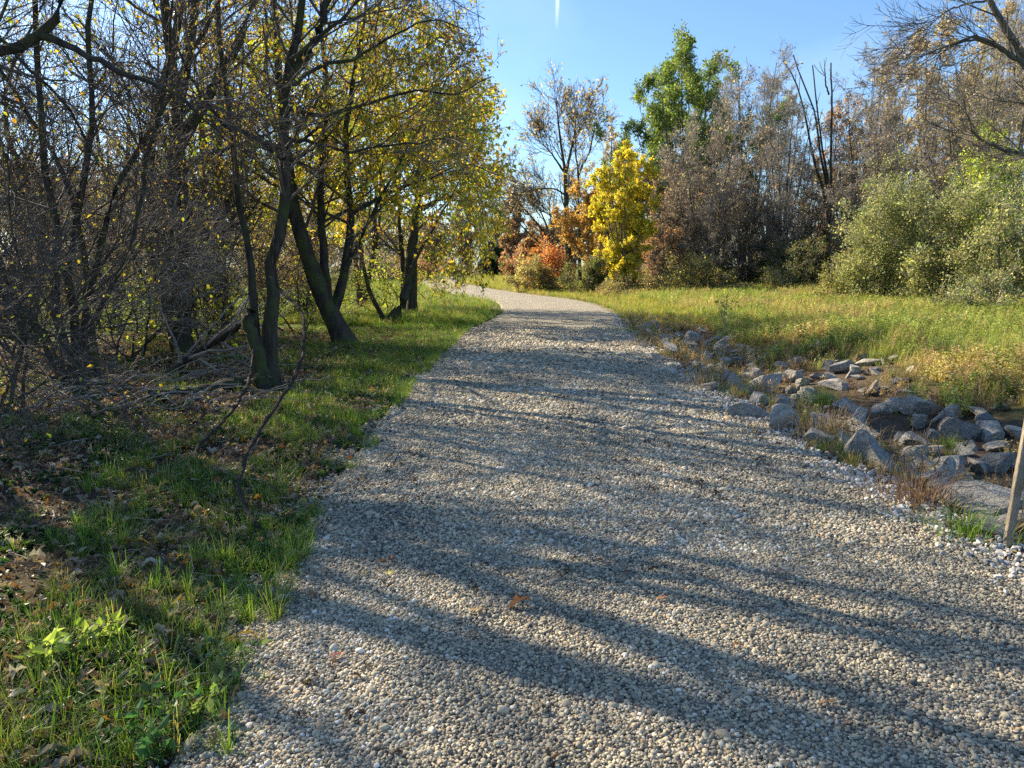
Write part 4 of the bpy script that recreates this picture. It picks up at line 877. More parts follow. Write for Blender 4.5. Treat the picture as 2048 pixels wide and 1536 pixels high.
plant('tall_slender_tree', 'second slender tree, forked high, just right of the tall one over the bend', 'tree', bt,
      [([bt + [0, 0, -.1]] + A([(1158, 440), (1157, 370), (1157, 340), (1152, 320), (1151, 280), (1150, 225)], Yt + 3), 0.17, 0.03, .2),
       (A([(1157, 350), (1168, 325), (1180, 300), (1190, 240), (1186, 205)], Yt + 3), .10, .02)],
      [dict(n=14, t0=0.35, ang=0.5, L=3.0, tl=0.5, rr=0.4, rmin=.02, S=5, wander=.1, up=.3, clampr=.06), dict(n=6, t0=.2, ang=.55, L=1.5, rr=.5, rmin=.015, S=4, wander=.12, up=.2), dict(n=5, t0=.2, ang=.6, L=.8, rr=.6, rmin=.011, S=3, wander=.13, up=.1)],
      [(3, dict(n=1.0, size=.2, sv=.25, cols=TAN, w=(2, 2, 2, 1), droop=.3, spreadr=.1))], seed=105, group=GR, sides=(8, 4, 3, 3))
bt = at(1103, 545, 62); bt[2] = tz(bt[0], bt[1])
plant('leaning_bare_tree', 'bare tree with straight stems fanning out to the left beside the slender pair', 'tree', bt,
      [([bt] + A([(1095, 480), (1060, 430), (1035, 400), (1022, 340), (1018, 308)], 62), .16, .02, .2), ([bt] + A([(1098, 470), (1075, 410), (1060, 370), (1055, 350)], 62), .13, .02, .2),
       ([bt] + A([(1090, 500), (1050, 460), (1020, 420), (1005, 395)], 62), .11, .02, .2), ([bt] + A([(1105, 480), (1100, 430), (1095, 380)], 62), .11, .02, .2)],
      [dict(n=12, t0=0.2, ang=0.5, L=2.6, tl=0.4, rr=0.4, rmin=.018, S=5, wander=.1, up=.25, clampr=.05), dict(n=7, t0=.2, ang=.55, L=1.4, rr=.5, rmin=.013, S=4, wander=.12, up=.1), dict(n=5, t0=.2, ang=.6, L=.8, rr=.6, rmin=.01, S=3, wander=.13)],
      [(3, dict(n=.35, size=.16, sv=.25, cols=BRN, w=(2, 2, 2, 1)))], seed=106, group=GR, twig=M_TWIG, sides=(8, 4, 3, 3))
# broad grey-brown bare trees behind
for (px, Y, x0, x1, yt, cols, nl, sz, lab, seed, st) in [
    (1490, 46, 1380, 1600, 130, BRN, 1.0, .13, 'bare grey many-stemmed tree right of the tall green tree', 111, 6),
    (1400, 43, 1300, 1480, 250, BRN, 1.4, .12, 'low grey-brown twiggy tree in front of the tall green tree', 112, 6),
    (1340, 45, 1290, 1420, 330, RED, 1.6, .12, 'reddish brown twiggy tree right of the golden one', 113, 5),
    (1560, 42, 1490, 1640, 190, BRN, .9, .12, 'dark bare tree left of the dead poles', 114, 5),
    (1720, 47, 1620, 1810, 120, BRN, 1.2, .13, 'grey bare tree right of the dead poles', 115, 6),
    (1850, 50, 1735, 1940, -10, TAN, 3.0, .15, 'tall tree with pale tan leaves rising above the vine-covered bank', 116, 5),
    (1935, 52, 1850, 2030, 0, TAN, 1.8, .15, 'second tan-leaved tree behind the arching bare limbs', 117, 5),
    (2060, 36, 1930, 2180, -40, BRN, 1.2, .11, 'grey twiggy tree at the right border behind the arching limbs', 118, 6),
    (1640, 60, 1590, 1720, 215, RED, 2.2, .18, 'faintly red-leaved tree behind the dead poles', 119, 4),
    (1690, 52, 1650, 1740, 245, [(0.5, 0.30, 0.08), (0.44, 0.34, 0.1), (0.4, 0.2, 0.08)], 2.4, .16, 'orange-leaved tree low behind the dead poles', 120, 4),
    (1215, 64, 1170, 1265, 235, TAN, 1.4, .17, 'thin pale tree behind the golden and orange ones', 121, 4),
    (1770, 38, 1690, 1860, 200, BRN, 1.3, .11, 'thorny grey thicket tree above the left end of the vine bank', 122, 6),
    (1930, 33, 1830, 2040, 90, [(0.2, 0.2, 0.07), (0.3, 0.24, 0.12), (0.26, 0.17, 0.09)], 2.0, .10, 'olive-brown thicket tree under the arching limbs', 123, 6)]:
    crown_tree('bare_tree', lab, px, 575, Y, x0, x1, yt, cols, (3,) * len(cols), nl * (.8 if cols is TAN else .33), sz, seed, h0=.08, r=.10, stems=st + 2, up=.4, nn=(17, 9, 7), rmin=.009, narrow=.62, sprd=.5)
for (px, Y, x0, x1, yt, cols, nl, sz, lab, seed) in [
    (1310, 55, 1260, 1370, 330, RED, 1.5, .14, 'reddish twiggy tree rising behind the golden one', 140), (1440, 58, 1380, 1520, 240, BRN, .8, .14, 'grey bare tree half merged with the tall green tree', 141),
    (1530, 56, 1460, 1600, 140, BRN, .7, .14, 'thin bare tree behind the many-stemmed one', 142), (1600, 50, 1540, 1660, 300, BRN, 1.0, .12, 'dark twiggy tree at the foot of the dead poles, left', 143),
    (1690, 48, 1630, 1750, 290, BRN, 1.0, .12, 'dark twiggy tree at the foot of the dead poles, right', 144), (1750, 56, 1690, 1820, 180, RED, 1.2, .14, 'pinkish bare tree left of the tall tan-leaved one', 145),
    (1800, 44, 1730, 1880, 150, BRN, 1.1, .12, 'grey bare tree in front of the tall tan-leaved one', 146), (1900, 44, 1820, 1980, 130, TAN, 1.2, .12, 'tan and grey twiggy tree in front of the second tan-leaved one', 147),
    (1990, 46, 1920, 2060, 30, BRN, 1.3, .12, 'grey-brown tree behind the arching limbs near the border', 148), (2080, 50, 2000, 2160, -20, TAN, 1.3, .13, 'tan tree cut by the right border', 149),
    (1990, 30, 1900, 2090, 130, [(0.3, 0.26, 0.13), (0.26, 0.2, 0.12)], 1.8, .085, 'thicket tree right above the bright leafy bush', 150)]:
    crown_tree('bare_tree', lab, px, 575, Y, x0, x1, yt, cols, (3,) * len(cols), nl * .45, sz, seed, h0=.06, r=.09, stems=8, up=.4, nn=(15, 8, 7), rmin=.009, narrow=.62, sprd=.6)
for (px, Y, x0, x1, yt, lab, seed) in [(1330, 42, 1290, 1400, 430, 'grey twiggy shrub right of the golden tree', 160), (1410, 41, 1360, 1480, 400, 'dark twiggy shrub under the tall green tree', 161), (1480, 40, 1430, 1560, 380, 'dark twiggy shrub at the foot of the many-stemmed tree', 162),
    (1550, 40, 1500, 1620, 390, 'dark twiggy shrub in the deep shade of the thicket', 163), (1620, 39, 1570, 1690, 370, 'dark twiggy shrub below the dead poles', 164), (1690, 38, 1640, 1760, 350, 'dark twiggy shrub left of the vine bank', 165), (1760, 36, 1700, 1840, 320, 'grey twiggy shrub over the left end of the vine bank', 166)]:
    crown_tree('bare_shrub', lab, px, 577, Y, x0, x1, yt, BRN, (3, 3, 3, 1), .22, .08, seed, h0=.02, r=.04, stems=9, up=.05, nn=(13, 9, 7), rmin=.008, narrow=.6, sprd=1.0, group='bare shrubs of the right thicket', cat='shrub', twig=M_TWIGG if seed % 2 else M_TWIG, part=('stems', 'branches', 'foliage'))
# dead poles
bp = at(1655, 560, 44); bp[2] = tz(bp[0], bp[1])
plant('dead_tree', 'group of dead bare poles standing clear above the thicket against the sky', 'tree', bp,
      [([bp] + A([(1655, 420), (1630, 330), (1612, 240), (1590, 160), (1566, 122)], 44), .12, .03), ([bp] + A([(1658, 420), (1640, 300), (1628, 220), (1600, 150), (1587, 110)], 44.3), .11, .03),
       ([bp] + A([(1660, 400), (1645, 300), (1632, 200), (1626, 130)], 44.1), .11, .03), ([bp] + A([(1662, 400), (1662, 300), (1664, 200), (1662, 126)], 43.8), .12, .035), (A([(1658, 190), (1651, 165), (1650, 142)], 44), .05, .03)],
      [dict(n=5, t0=.5, ang=.4, L=1.2, rr=.5, rmin=.02, S=4, wander=.08, up=.2)], seed=130, group=GR, bark=M_BARK, twig=M_TWIG)
# arching limbs entering at the right border
bx = np.array([15.6, 19.5, 0]); bx[2] = tz(bx[0], bx[1])
plant('arching_tree', 'tree past the right border sending long grey arching limbs across the sky', 'tree', bx,
      [([bx, bx + [0.1, 0, 2.5]] + A([(2110, 230), (2050, 118), (2026, 80), (2000, 40), (1972, -10), (1950, -80)], 19.5), .22, .05, .3),
       (A([(2110, 230), (2060, 140), (2020, 108), (1983, 86), (1950, 75), (1903, 88), (1842, 114)], 19), .09, .012),
       (A([(2030, 118), (1990, 92), (1940, 80), (1900, 96), (1870, 120)], 19.3), .05, .01),
       (A([(1975, 0), (1930, 8), (1890, 25), (1850, 60)], 19.6), .03, .008),
       (A([(2150, 330), (2048, 308), (2010, 300), (1975, 285), (1940, 262)], 18), .08, .02)],
      [dict(n=11, t0=.35, ang=.6, L=2.2, tl=.3, rr=.35, rmin=.009, S=6, wander=.12, up=.0, clampr=.025), dict(n=6, t0=.2, ang=.6, L=1.0, rr=.5, rmin=.007, S=4, wander=.14), dict(n=4, t0=.2, ang=.6, L=.45, rr=.6, rmin=.005, S=3, wander=.14)],
      [(3, dict(n=.25, size=.07, sv=.25, cols=BRN, w=(1, 1, 1, 1)))], seed=131, group=GR, bark=M_BARKG, twig=M_TWIG, sides=(10, 5, 3, 3))
# vine-covered bank and bushes
VIN = [(0.20, 0.25, 0.09), (0.30, 0.30, 0.13), (0.13, 0.17, 0.06), (0.40, 0.34, 0.17), (0.27, 0.28, 0.18)]
def bush(label, px, py, Y, x0, x1, yt, cols, w, nl, sz, seed, stems=9, group='bushes along the right tree line', nn=(12, 7, 0), name='bush', twl=1.0):
    b = at(px, py, Y); b[2] = tz(b[0], b[1]); rng = np.random.default_rng(seed); H = at(px, yt, Y)[2] - b[2]; wid = (x1 - x0) / 2 / FPX * Y; cx = at((x0 + x1) / 2, py, Y)[0]
    st = []
    for i in range(stems):
        a = rng.uniform(-1, 1); hh = H * math.sqrt(max(0.15, 1 - a * a)) * rng.uniform(.7, 1.0); dY = rng.normal(0, wid * .4)
        b0 = np.array([cx + a * wid * .5, Y + dY * .4, 0]); b0[2] = tz(b0[0], b0[1]) - .05
        tp = np.array([cx + a * wid * .85, Y + dY, b0[2] + hh]); st.append(([b0, lerp(b0, tp, .4) + [0, 0, .1 * H], lerp(b0, tp, .8) + [0, 0, .05 * H], tp], .025, .008))
    L1 = min(wid, H) * .40
    lv = [dict(n=nn[0], t0=.05, ang=.85, L=L1, tl=.3, rr=.5, rmin=.009, S=4, wander=.18, up=.05), dict(n=nn[1], t0=.15, ang=.75, L=L1 * .5 * twl, rr=.6, rmin=.007, S=3, wander=.18, up=0.0)]
    return plant(name, label, 'bush', b, st, lv, [(2, dict(n=nl * 1.7, size=sz * .72, sv=.35, cols=cols, w=w, droop=.35, spreadr=L1 * .16, t0=0.1, clumpjit=.36))], seed=seed, group=group, bark=M_BARKG, twig=M_TWIGG, sides=(5, 3, 3, 3), partnames=('stems', 'branches', 'foliage'))
V5 = (4, 4, 3, 2, 2)
for a in [
    ('high mound of green vines at the left end of the bank', 1790, 585, 27, 1660, 1880, 330, VIN, V5, 12, .08, 201, 18, (13, 8, 0)),
    ('mound of green vines in the middle of the bank', 1900, 590, 25, 1790, 2010, 340, VIN, V5, 11, .08, 202, 16, (13, 8, 0)),
    ('dense vine mound at the right border of the bank', 2020, 600, 23, 1900, 2150, 320, VIN, V5, 11, .08, 203, 18, (13, 8, 0)),
    ('bright yellow-green leafy bush high under the dark limb', 1960, 560, 29, 1880, 2040, 240, [(0.26, 0.34, 0.04), (0.40, 0.42, 0.05), (0.16, 0.24, 0.04)], (3, 3, 2), 9, .085, 204, 14, (12, 7, 0)),
    ('low olive bush at the foot of the vine bank, left end', 1690, 590, 28, 1620, 1760, 500, [(0.28, 0.27, 0.08), (0.22, 0.24, 0.07), (0.32, 0.20, 0.11)], (3, 3, 1), 8, .075, 205, 12, (9, 6, 0)),
    ('pale grey-green vine mound climbing behind the bank', 1740, 560, 33, 1670, 1830, 300, [(0.22, 0.25, 0.11), (0.28, 0.28, 0.12), (0.16, 0.18, 0.07)], (3, 3, 2), 5, .10, 206, 12, (10, 6, 0)),
    ('low weedy bush at the foot of the bank, right end', 1960, 612, 20.5, 1880, 2070, 545, VIN, V5, 7, .06, 207, 12, (8, 6, 0)),
    ('dark green bush in the shade of the thicket', 1480, 575, 41, 1420, 1560, 490, [(0.11, 0.15, 0.04), (0.16, 0.19, 0.05), (0.24, 0.20, 0.09)], (3, 3, 1), 7, .11, 208, 12, (10, 6, 0)),
    ('dark tangled bush left of the vine bank', 1600, 578, 38, 1530, 1670, 480, [(0.10, 0.13, 0.04), (0.14, 0.15, 0.05), (0.2, 0.13, 0.07)], (3, 3, 1), 5, .10, 209, 12, (11, 7, 0)),
    ('olive weedy bush right of the golden tree', 1380, 582, 40, 1320, 1450, 500, [(0.24, 0.25, 0.08), (0.3, 0.28, 0.09), (0.22, 0.15, 0.08)], (3, 3, 2), 7, .10, 210, 12, (9, 6, 0)),
    ('russet bush below the golden tree, right side', 1320, 575, 43, 1280, 1370, 430, RED, (3, 2, 3, 2), 6, .11, 211, 10, (10, 6, 0)),
    ('red and orange bush glowing at the inside of the bend', 1085, 575, 47, 1030, 1150, 480, [(0.42, 0.14, 0.05), (0.48, 0.22, 0.06), (0.34, 0.26, 0.08)], (4, 3, 2), 8, .13, 212, 12, (9, 6, 0)),
    ('greenish tan bush hanging over the far verge of the drive', 1050, 582, 45, 1012, 1110, 515, [(0.28, 0.27, 0.10), (0.36, 0.33, 0.14), (0.3, 0.17, 0.08)], (3, 3, 2), 8, .12, 213, 12, (9, 6, 0)),
    ('dark green bush between the russet bush and the golden tree', 1165, 590, 41, 1115, 1215, 500, [(0.10, 0.14, 0.035), (0.16, 0.19, 0.05), (0.2, 0.13, 0.07)], (3, 2, 2), 8, .11, 214, 12, (9, 6, 0)),
    ('low brown weeds under the golden tree', 1250, 592, 39, 1190, 1330, 540, [(0.28, 0.24, 0.10), (0.22, 0.22, 0.07), (0.3, 0.18, 0.1)], (3, 3, 2), 6, .10, 215, 12, (8, 6, 0)),
    ('reddish brown low thicket far beyond the bend', 1040, 548, 90, 1000, 1090, 488, RED, (3, 2, 3, 1), 5, .28, 216, 12, (9, 6, 0)),
    ('grey-brown dead weed patch far beyond the bend, left part', 890, 547, 118, 830, 950, 522, BRN, (3, 2, 2, 1), 5, .28, 217, 18, (8, 5, 0)),
    ('pale topped grey-brown weed patch below the dark conifer', 985, 547, 112, 940, 1030, 524, [(0.26, 0.2, 0.16), (0.38, 0.34, 0.2), (0.24, 0.2, 0.12)], (3, 2, 2), 5, .26, 218, 18, (8, 5, 0))]:
    bush(*a[:12], stems=a[12], nn=a[13])
# far row
for lab, px, Y, x0, x1, yt, cols, seed in HEDGE + [('dim brown hedge shrub closing the gap behind the dark thicket, left', 1420, 66, 1330, 1510, 440, BRN, 188), ('dim brown hedge shrub closing the gap behind the dark thicket, right', 1590, 62, 1490, 1690, 430, BRN, 189)]:
    bush(lab, px, 560, Y, x0, x1, yt, cols, (3,) * len(cols), 5, .11 * Y / 40, seed, stems=12, nn=(10, 7, 0), name='hedge_shrub', group='hedge shrubs across the meadow')
crown_tree('round_conifer', 'small dark green round conifer far beyond the bend', 998, 548, 105, 965, 1020, 500, [(0.035, 0.07, 0.04), (0.05, 0.09, 0.05), (0.03, 0.055, 0.035)], (3, 3, 2), 14, .3, 301, h0=.03, r=.15, stems=5, up=.1, nn=(18, 7, 4), rmin=.03, narrow=.7, group='far trees', cat='conifer')
for (px, Y, x0, x1, yt, cols, nl, sz, lab, seed) in [
    (1130, 80, 1090, 1180, 430, RED, 2.2, .22, 'far russet tree behind the slender pair', 314), (1200, 82, 1150, 1250, 400, TAN, 2.2, .22, 'far tan tree behind the orange-gold one', 315),
    (1270, 85, 1210, 1330, 400, RED, 2.2, .22, 'far russet tree glimpsed behind the golden one', 316),
    (1025, 95, 1000, 1060, 405, RED, 2.2, .26, 'far tree with a small orange-red head left of the leaning bare tree', 302),
    (1075, 85, 1040, 1110, 450, RED, 2.0, .25, 'far russet tree behind the leaning bare tree', 303),
    (985, 130, 950, 1030, 400, BRN, 1.0, .3, 'far thin bare tree behind the dark conifer', 304),
    (930, 120, 890, 965, 390, BRN, 1.2, .3, 'far bare tree seen past the weeping branches', 305),
    (860, 110, 800, 910, 440, RED, 1.8, .3, 'far brown tree behind the straight trunk', 306),
    (760, 95, 680, 830, 430, BRN, 2.0, .3, 'far brown tree across the meadow behind the slim tree', 307),
    (640, 85, 560, 720, 400, RED, 1.6, .28, 'far reddish tree across the meadow behind the forked tree', 308),
    (500, 75, 420, 590, 350, BRN, 2.0, .26, 'far brown tree across the meadow behind the mossy trunk', 309),
    (360, 70, 270, 450, 310, BRN, 2.0, .25, 'far brown tree across the meadow, middle of the grove', 310),
    (220, 66, 130, 310, 300, RED, 1.4, .25, 'far brown-red tree across the meadow behind the tan trunk', 311),
    (80, 62, -20, 170, 320, BRN, 1.6, .24, 'far brown tree across the meadow behind the crooked stems', 312),
    (-60, 58, -170, 40, 330, BRN, 1.6, .24, 'far brown tree at the left border across the meadow', 313)]:
    crown_tree('far_tree', lab, px, 548, Y, x0, x1, yt, cols, (3,) * len(cols), nl, sz, seed, h0=.05, r=.15, stems=7, up=.25, nn=(14, 8, 6), rmin=.018, narrow=.65, group='far trees', sprd=.5)

# ================= riprap =================
GRK = 'riprap stones in the ditch'
rr = np.random.default_rng(5)
ROCKM = []
for k in range(12):
    V, F = stone(rr, 4, 15, 0.36, 0.74, 0.02, rr.uniform(0.55, 0.85)); V[:, 0] *= rr.uniform(1.0, 1.55); V *= 1.25
    ROCKM.append(mesh_data('riprap_stone', V, F, M_ROCK, None, False))
placed = []
def rock(px, py, wpx, label, hz=1.0, tilt=0.25):
    g = G(px, py); s = wpx / FPX * g[1] / 2 / 1.05 * 0.82; o = link('riprap_stone', ROCKM[rr.integers(12)])
    o.location = (g[0], g[1] + s * 0.4, g[2] + s * 0.22 * hz); o.scale = (s, s * rr.uniform(.8, 1.1), s * hz * rr.uniform(.9, 1.15))
    o.rotation_euler = (rr.normal(0, tilt), rr.normal(0, tilt), rr.uniform(0, 6.28)); tag(o, label, 'stone', GRK); placed.append((g[0], g[1] + s * .4, s))
for a in [
    (1500, 845, 80, 'dark upright stone against the edge of the drive, first of the near pair', 1.5), (1570, 862, 105, 'dark broad stone just right of the upright one at the drive edge', 1.2),
    (1640, 890, 90, 'tilted slab stone leaning at the edge of the drive', 1.1), (1700, 880, 90, 'low dark stone behind the brown dry grass clump', 1.0),
    (1955, 1030, 150, 'big flat-topped grey stone lowest in the ditch left of the stake', 1.0), (1985, 1068, 130, 'long low stone under the big flat-topped one', .9),
    (1900, 1000, 90, 'dark round stone left of the big flat-topped one', 1.1), (1855, 960, 120, 'slanted grey slab with striped face in the middle of the near ditch', 1.2),
    (1905, 955, 120, 'smooth grey stone right of the slanted slab', 1.0), (2000, 945, 110, 'dark flat stone left of the top of the stake', 1.0),
    (1830, 900, 110, 'wide pale stone in the sun above the slanted slab', 1.0), (1845, 855, 60, 'bright lit stone standing on the wide pale one', 1.2),
    (1840, 830, 110, 'long pale slab near the meadow edge', .9), (1905, 845, 60, 'small squarish stone right of the long pale slab', 1.1),
    (1935, 880, 90, 'broken pale stone pointing up in the sun', 1.3), (1975, 850, 60, 'pointed pale stone at the meadow edge', 1.3), (1990, 880, 80, 'bulky pale stone near the right border', 1.1),
    (2000, 905, 90, 'leaning plate of grey stone with a shadow under it', 1.0), (1330, 690, 55, 'pale stone at the head of the ditch', 1.1), (1300, 678, 45, 'small pale stone nearest the green tuft', 1.0),
    (1345, 712, 60, 'rounded grey stone second from the head of the ditch', 1.2), (1320, 730, 60, 'dark block right at the drive edge near the head of the ditch', 1.0),
    (1410, 720, 50, 'pale round stone in the dry weeds of the far ditch', 1.1), (1690, 745, 55, 'tall notched stone standing in the sun', 1.6), (1665, 765, 50, 'shadowed stone left of the notched one', 1.2),
    (1710, 752, 40, 'small block right of the notched stone', 1.1), (1735, 735, 50, 'pale stone at the far end of the sunny group', 1.2), (1675, 780, 70, 'dark-sided slab below the notched stone', .9),
    (1600, 735, 50, 'upright narrow stone at the left of the sunny group', 1.5), (1590, 765, 90, 'wide pale stone with a flat top in the middle of the far ditch', 1.0),
    (1530, 785, 90, 'pale domed stone with a dark right face', 1.2), (1505, 770, 50, 'dark brown stone behind the domed one', 1.3), (1560, 745, 60, 'pale flat stone behind the domed one', .9),
    (1640, 700, 70, 'half-buried pale stone in the meadow edge', .9), (1800, 770, 50, 'half-buried stone in the meadow above the long slab', .8), (1450, 690, 50, 'dark stone in the shade at mid-ditch', 1.0),
    (1380, 690, 55, 'blue-grey stone behind the pale ones at the head of the ditch', 1.0), (2040, 880, 60, 'dark stone at the right border', 1.1), (1610, 800, 60, 'small stone under the green weed', .9), (1425, 785, 60, 'dull stone half under the brown grass', 1.0)]:
    rock(*a)
n_fill = 0; tries = 0
zones = [(9, 'near'), (13, 'middle'), (30, 'far')]
while n_fill < 258 and tries < 9000:
    tries += 1; y = rr.uniform(4.3, 21); e = .38 + 4.0 * rr.random() ** 1.25 * (1 - .35 * (y > 15)); x = np.interp(y, CLS[:, 1], CLS[:, 0]) + HW + e
    if abs(x) > y * .69 + .3: continue
    s = rr.uniform(.08, .19) * (1.25 if y < 8 else 1)
    if any((x - a) ** 2 + (y - b) ** 2 < (0.50 * (s + c)) ** 2 for a, b, c in placed): continue
    k = rr.integers(12); o = link('riprap_stone', ROCKM[k]); o.location = (x, y, tz(x, y) + s * .15); o.scale = (s, s * rr.uniform(.6, 1.1), s * rr.uniform(.6, 1.2)); o.rotation_euler = (rr.normal(0, .4), rr.normal(0, .4), rr.uniform(0, 6.28))
    zn = 'near end of the ditch' if y < 8 else 'middle of the ditch' if y < 13 else 'far end of the ditch'
    sd = 'drive side' if e < 1.5 else 'meadow side' if e > 2.9 else 'middle line'
    sz = 'small' if s < .14 else 'medium' if s < .19 else 'larger'
    tag(o, f'{sz} grey angular filler stone at the {zn}, {sd}', 'stone', GRK); placed.append((x, y, s)); n_fill += 1

# dry weeds among the stones (tufts of dead grass)
def dry_stuff():
    n = 2100; y = 4 + 19 * R0.random(n); u = R0.uniform(.25, 5.6, n); x = np.interp(y, CLS[:, 1], CLS[:, 0]) + HW + u
    k = visible(x, y, .4) & (R0.random(n) < sstep(.40, .66, fbm(x * 1.3, y * 1.3, 131) + .12 * (u < 1.3))); x, y = x[k], y[k]; n = len(x)
    t = pal(R0, n, [(0.32, 0.23, 0.14), (0.42, 0.33, 0.21), (0.22, 0.14, 0.09), (0.17, 0.21, 0.05)], (4, 3, 2, 2)); v = R0.integers(0, 7, n)
    rot = np.stack([R0.normal(0, .35, n), R0.normal(0, .35, n), R0.uniform(0, 6.28, n)], 1)
    scatter('dry_weeds', np.stack([x, y, terrain(x, y) + .03], 1), rot, R0.uniform(.6, 1.3, n), t, LONG + WEED, v, 'dead grass and dry weeds tangled between the stones')
dry_stuff()
def clump(name, label, cat, px, py, n, h, cols, w, seed, spread=.15, curl=.9, width=.004):
    g = G(px, py); rng = np.random.default_rng(seed); V, F, C = [], [], []
    P = []; 
    for i in range(n):
        az = rng.uniform(0, 6.28); r = abs(rng.normal(0, spread)); b0 = np.array([math.cos(az) * r, math.sin(az) * r, -.03]); ln = h * rng.uniform(.5, 1.1); le = rng.uniform(.1, 1) * curl; a2 = az + rng.normal(0, .6)
        P.append(poly([b0, b0 + [math.cos(a2) * ln * le * .25, math.sin(a2) * ln * le * .25, ln * .55], b0 + [math.cos(a2) * ln * le * .8, math.sin(a2) * ln * le * .8, ln * (1 - .35 * le)]], 4))
    P = np.stack(P); T = norm(np.gradient(P, axis=1)); U, _ = frame(T); wd = width * np.array([1, .9, .7, .45, .1])[None, :, None]
    V = np.stack([P - U * wd, P + U * wd], 2).reshape(-1, 3); i = np.arange(len(V)).reshape(n, 5, 2)
    F = np.stack([i[:, :-1, 0], i[:, :-1, 1], i[:, 1:, 1], i[:, 1:, 0]], -1).reshape(-1, 4); C = np.repeat(pal(rng, n, cols, w), 10, axis=0)
    o = link(name, mesh_data(name, V, F, M_LEAF, C)); o.location = g; tag(o, label, cat); return o
DRY = [(0.36, 0.27, 0.17), (0.25, 0.16, 0.10), (0.46, 0.37, 0.25)]; FR = [(0.12, 0.22, 0.03), (0.2, 0.28, 0.05), (0.08, 0.15, 0.03)]
for a in [
    ('dry_grass_clump', 'big brown dry grass clump leaning over the drive edge by the tilted slab', 'grass clump', 1650, 880, 260, .42, DRY, (3, 4, 2), 1, .22, 1.0),
    ('dry_grass_clump', 'brown dry grass clump between the drive and the far stones', 'grass clump', 1400, 775, 260, .40, DRY, (3, 3, 2), 2, .30, 1.1),
    ('dry_grass_clump', 'dark reddish dry clump in front of the slanted slab', 'grass clump', 1830, 1010, 200, .32, [(0.2, 0.11, 0.07), (0.3, 0.2, 0.12)], (3, 2), 3, .20, 1.1),
    ('dry_grass_clump', 'straw coloured grass at the head of the ditch', 'grass clump', 1275, 700, 180, .38, DRY, (4, 1, 3), 4, .28, 1.0),
    ('dry_grass_clump', 'low dry clump at the drive edge in mid-ditch', 'grass clump', 1500, 880, 130, .28, DRY, (3, 3, 2), 5, .18, 1.1),
    ('green_tuft', 'lush green grass tuft where the ditch begins', 'grass clump', 1240, 668, 420, .26, FR, (3, 3, 2), 6, .42, .9),
    ('green_tuft', 'shaded green tuft just behind the lush one', 'grass clump', 1262, 648, 300, .30, [(0.08, 0.15, 0.03), (0.12, 0.19, 0.03)], (1, 1), 7, .45, .9),
    ('green_tuft', 'green grass tuft by the foot of the stake', 'grass clump', 1930, 1075, 170, .24, FR, (3, 2, 2), 8, .16, 1.1),
    ('green_tuft', 'green leafy weed growing between the sunny stones', 'weed', 1640, 810, 300, .36, FR, (3, 3, 2), 9, .24, .8),
    ('green_tuft', 'small green weed among the broken pale stones', 'weed', 1890, 895, 90, .20, FR, (3, 3, 2), 10, .10, .9),
    ('green_tuft', 'second small green weed near the leaning plate', 'weed', 1975, 870, 90, .18, FR, (2, 4, 1), 12, .10, .9),
    ('green_tuft', 'bright long-bladed tuft on the litter at left', 'grass clump', 190, 985, 80, .20, FR, (3, 4, 1), 13, .07, 1.0),
    ('green_tuft', 'bright green tuft beside the gravel left of the orange leaf', 'grass clump', 445, 1130, 150, .19, FR, (3, 4, 1), 14, .12, 1.0),
    ('green_tuft', 'tall fresh tuft between the vines and the gravel', 'grass clump', 550, 1000, 150, .2, FR, (3, 4, 1), 15, .16, 1.0),
    ('green_tuft', 'wide green tuft at the verge by the forked tree', 'grass clump', 735, 745, 300, .30, FR, (4, 2, 3), 16, .30, .9)]:
    clump(*a)
# dead stalk with side shoots in the ditch
gst = G(1445, 765)
plant('dry_stalk', 'single tall dry weed stalk standing in the far ditch', 'weed', gst, [([gst, gst + [0, 0, .45], gst + [-.02, 0, .85], gst + [0.01, 0, 1.15]], .012, .006)],
      [dict(n=14, t0=.55, L=.22, ang=.7, rmin=.003)], [(1, dict(n=4, size=.05, sv=.2, cols=[(0.3, 0.3, 0.06), (0.36, 0.26, 0.1)], w=(2, 1)))], seed=9, bark=M_STICK, twig=M_STICK, partnames=('stem', 'shoots', 'foliage'))
for (px, py, h, lab, sd) in [(1800, 985, .5, 'left of the thin dark weed stalks in the near ditch', 1), (1832, 1000, .55, 'middle one of the thin dark weed stalks in the near ditch', 2), (1862, 995, .6, 'right of the thin dark weed stalks in the near ditch', 3), (1690, 800, .3, 'thin dry stalk by the notched stone', 4)]:
    gst = G(px, py); plant('dry_stalk', lab, 'weed', gst, [([gst, gst + [.02, 0, h * .5], gst + [.05, 0, h]], .005, .003)], [dict(n=9, t0=.3, L=.12, ang=.5, rmin=.002)], [], seed=sd, bark=M_TWIG, twig=M_TWIG, partnames=('stem', 'shoots', 'foliage'))
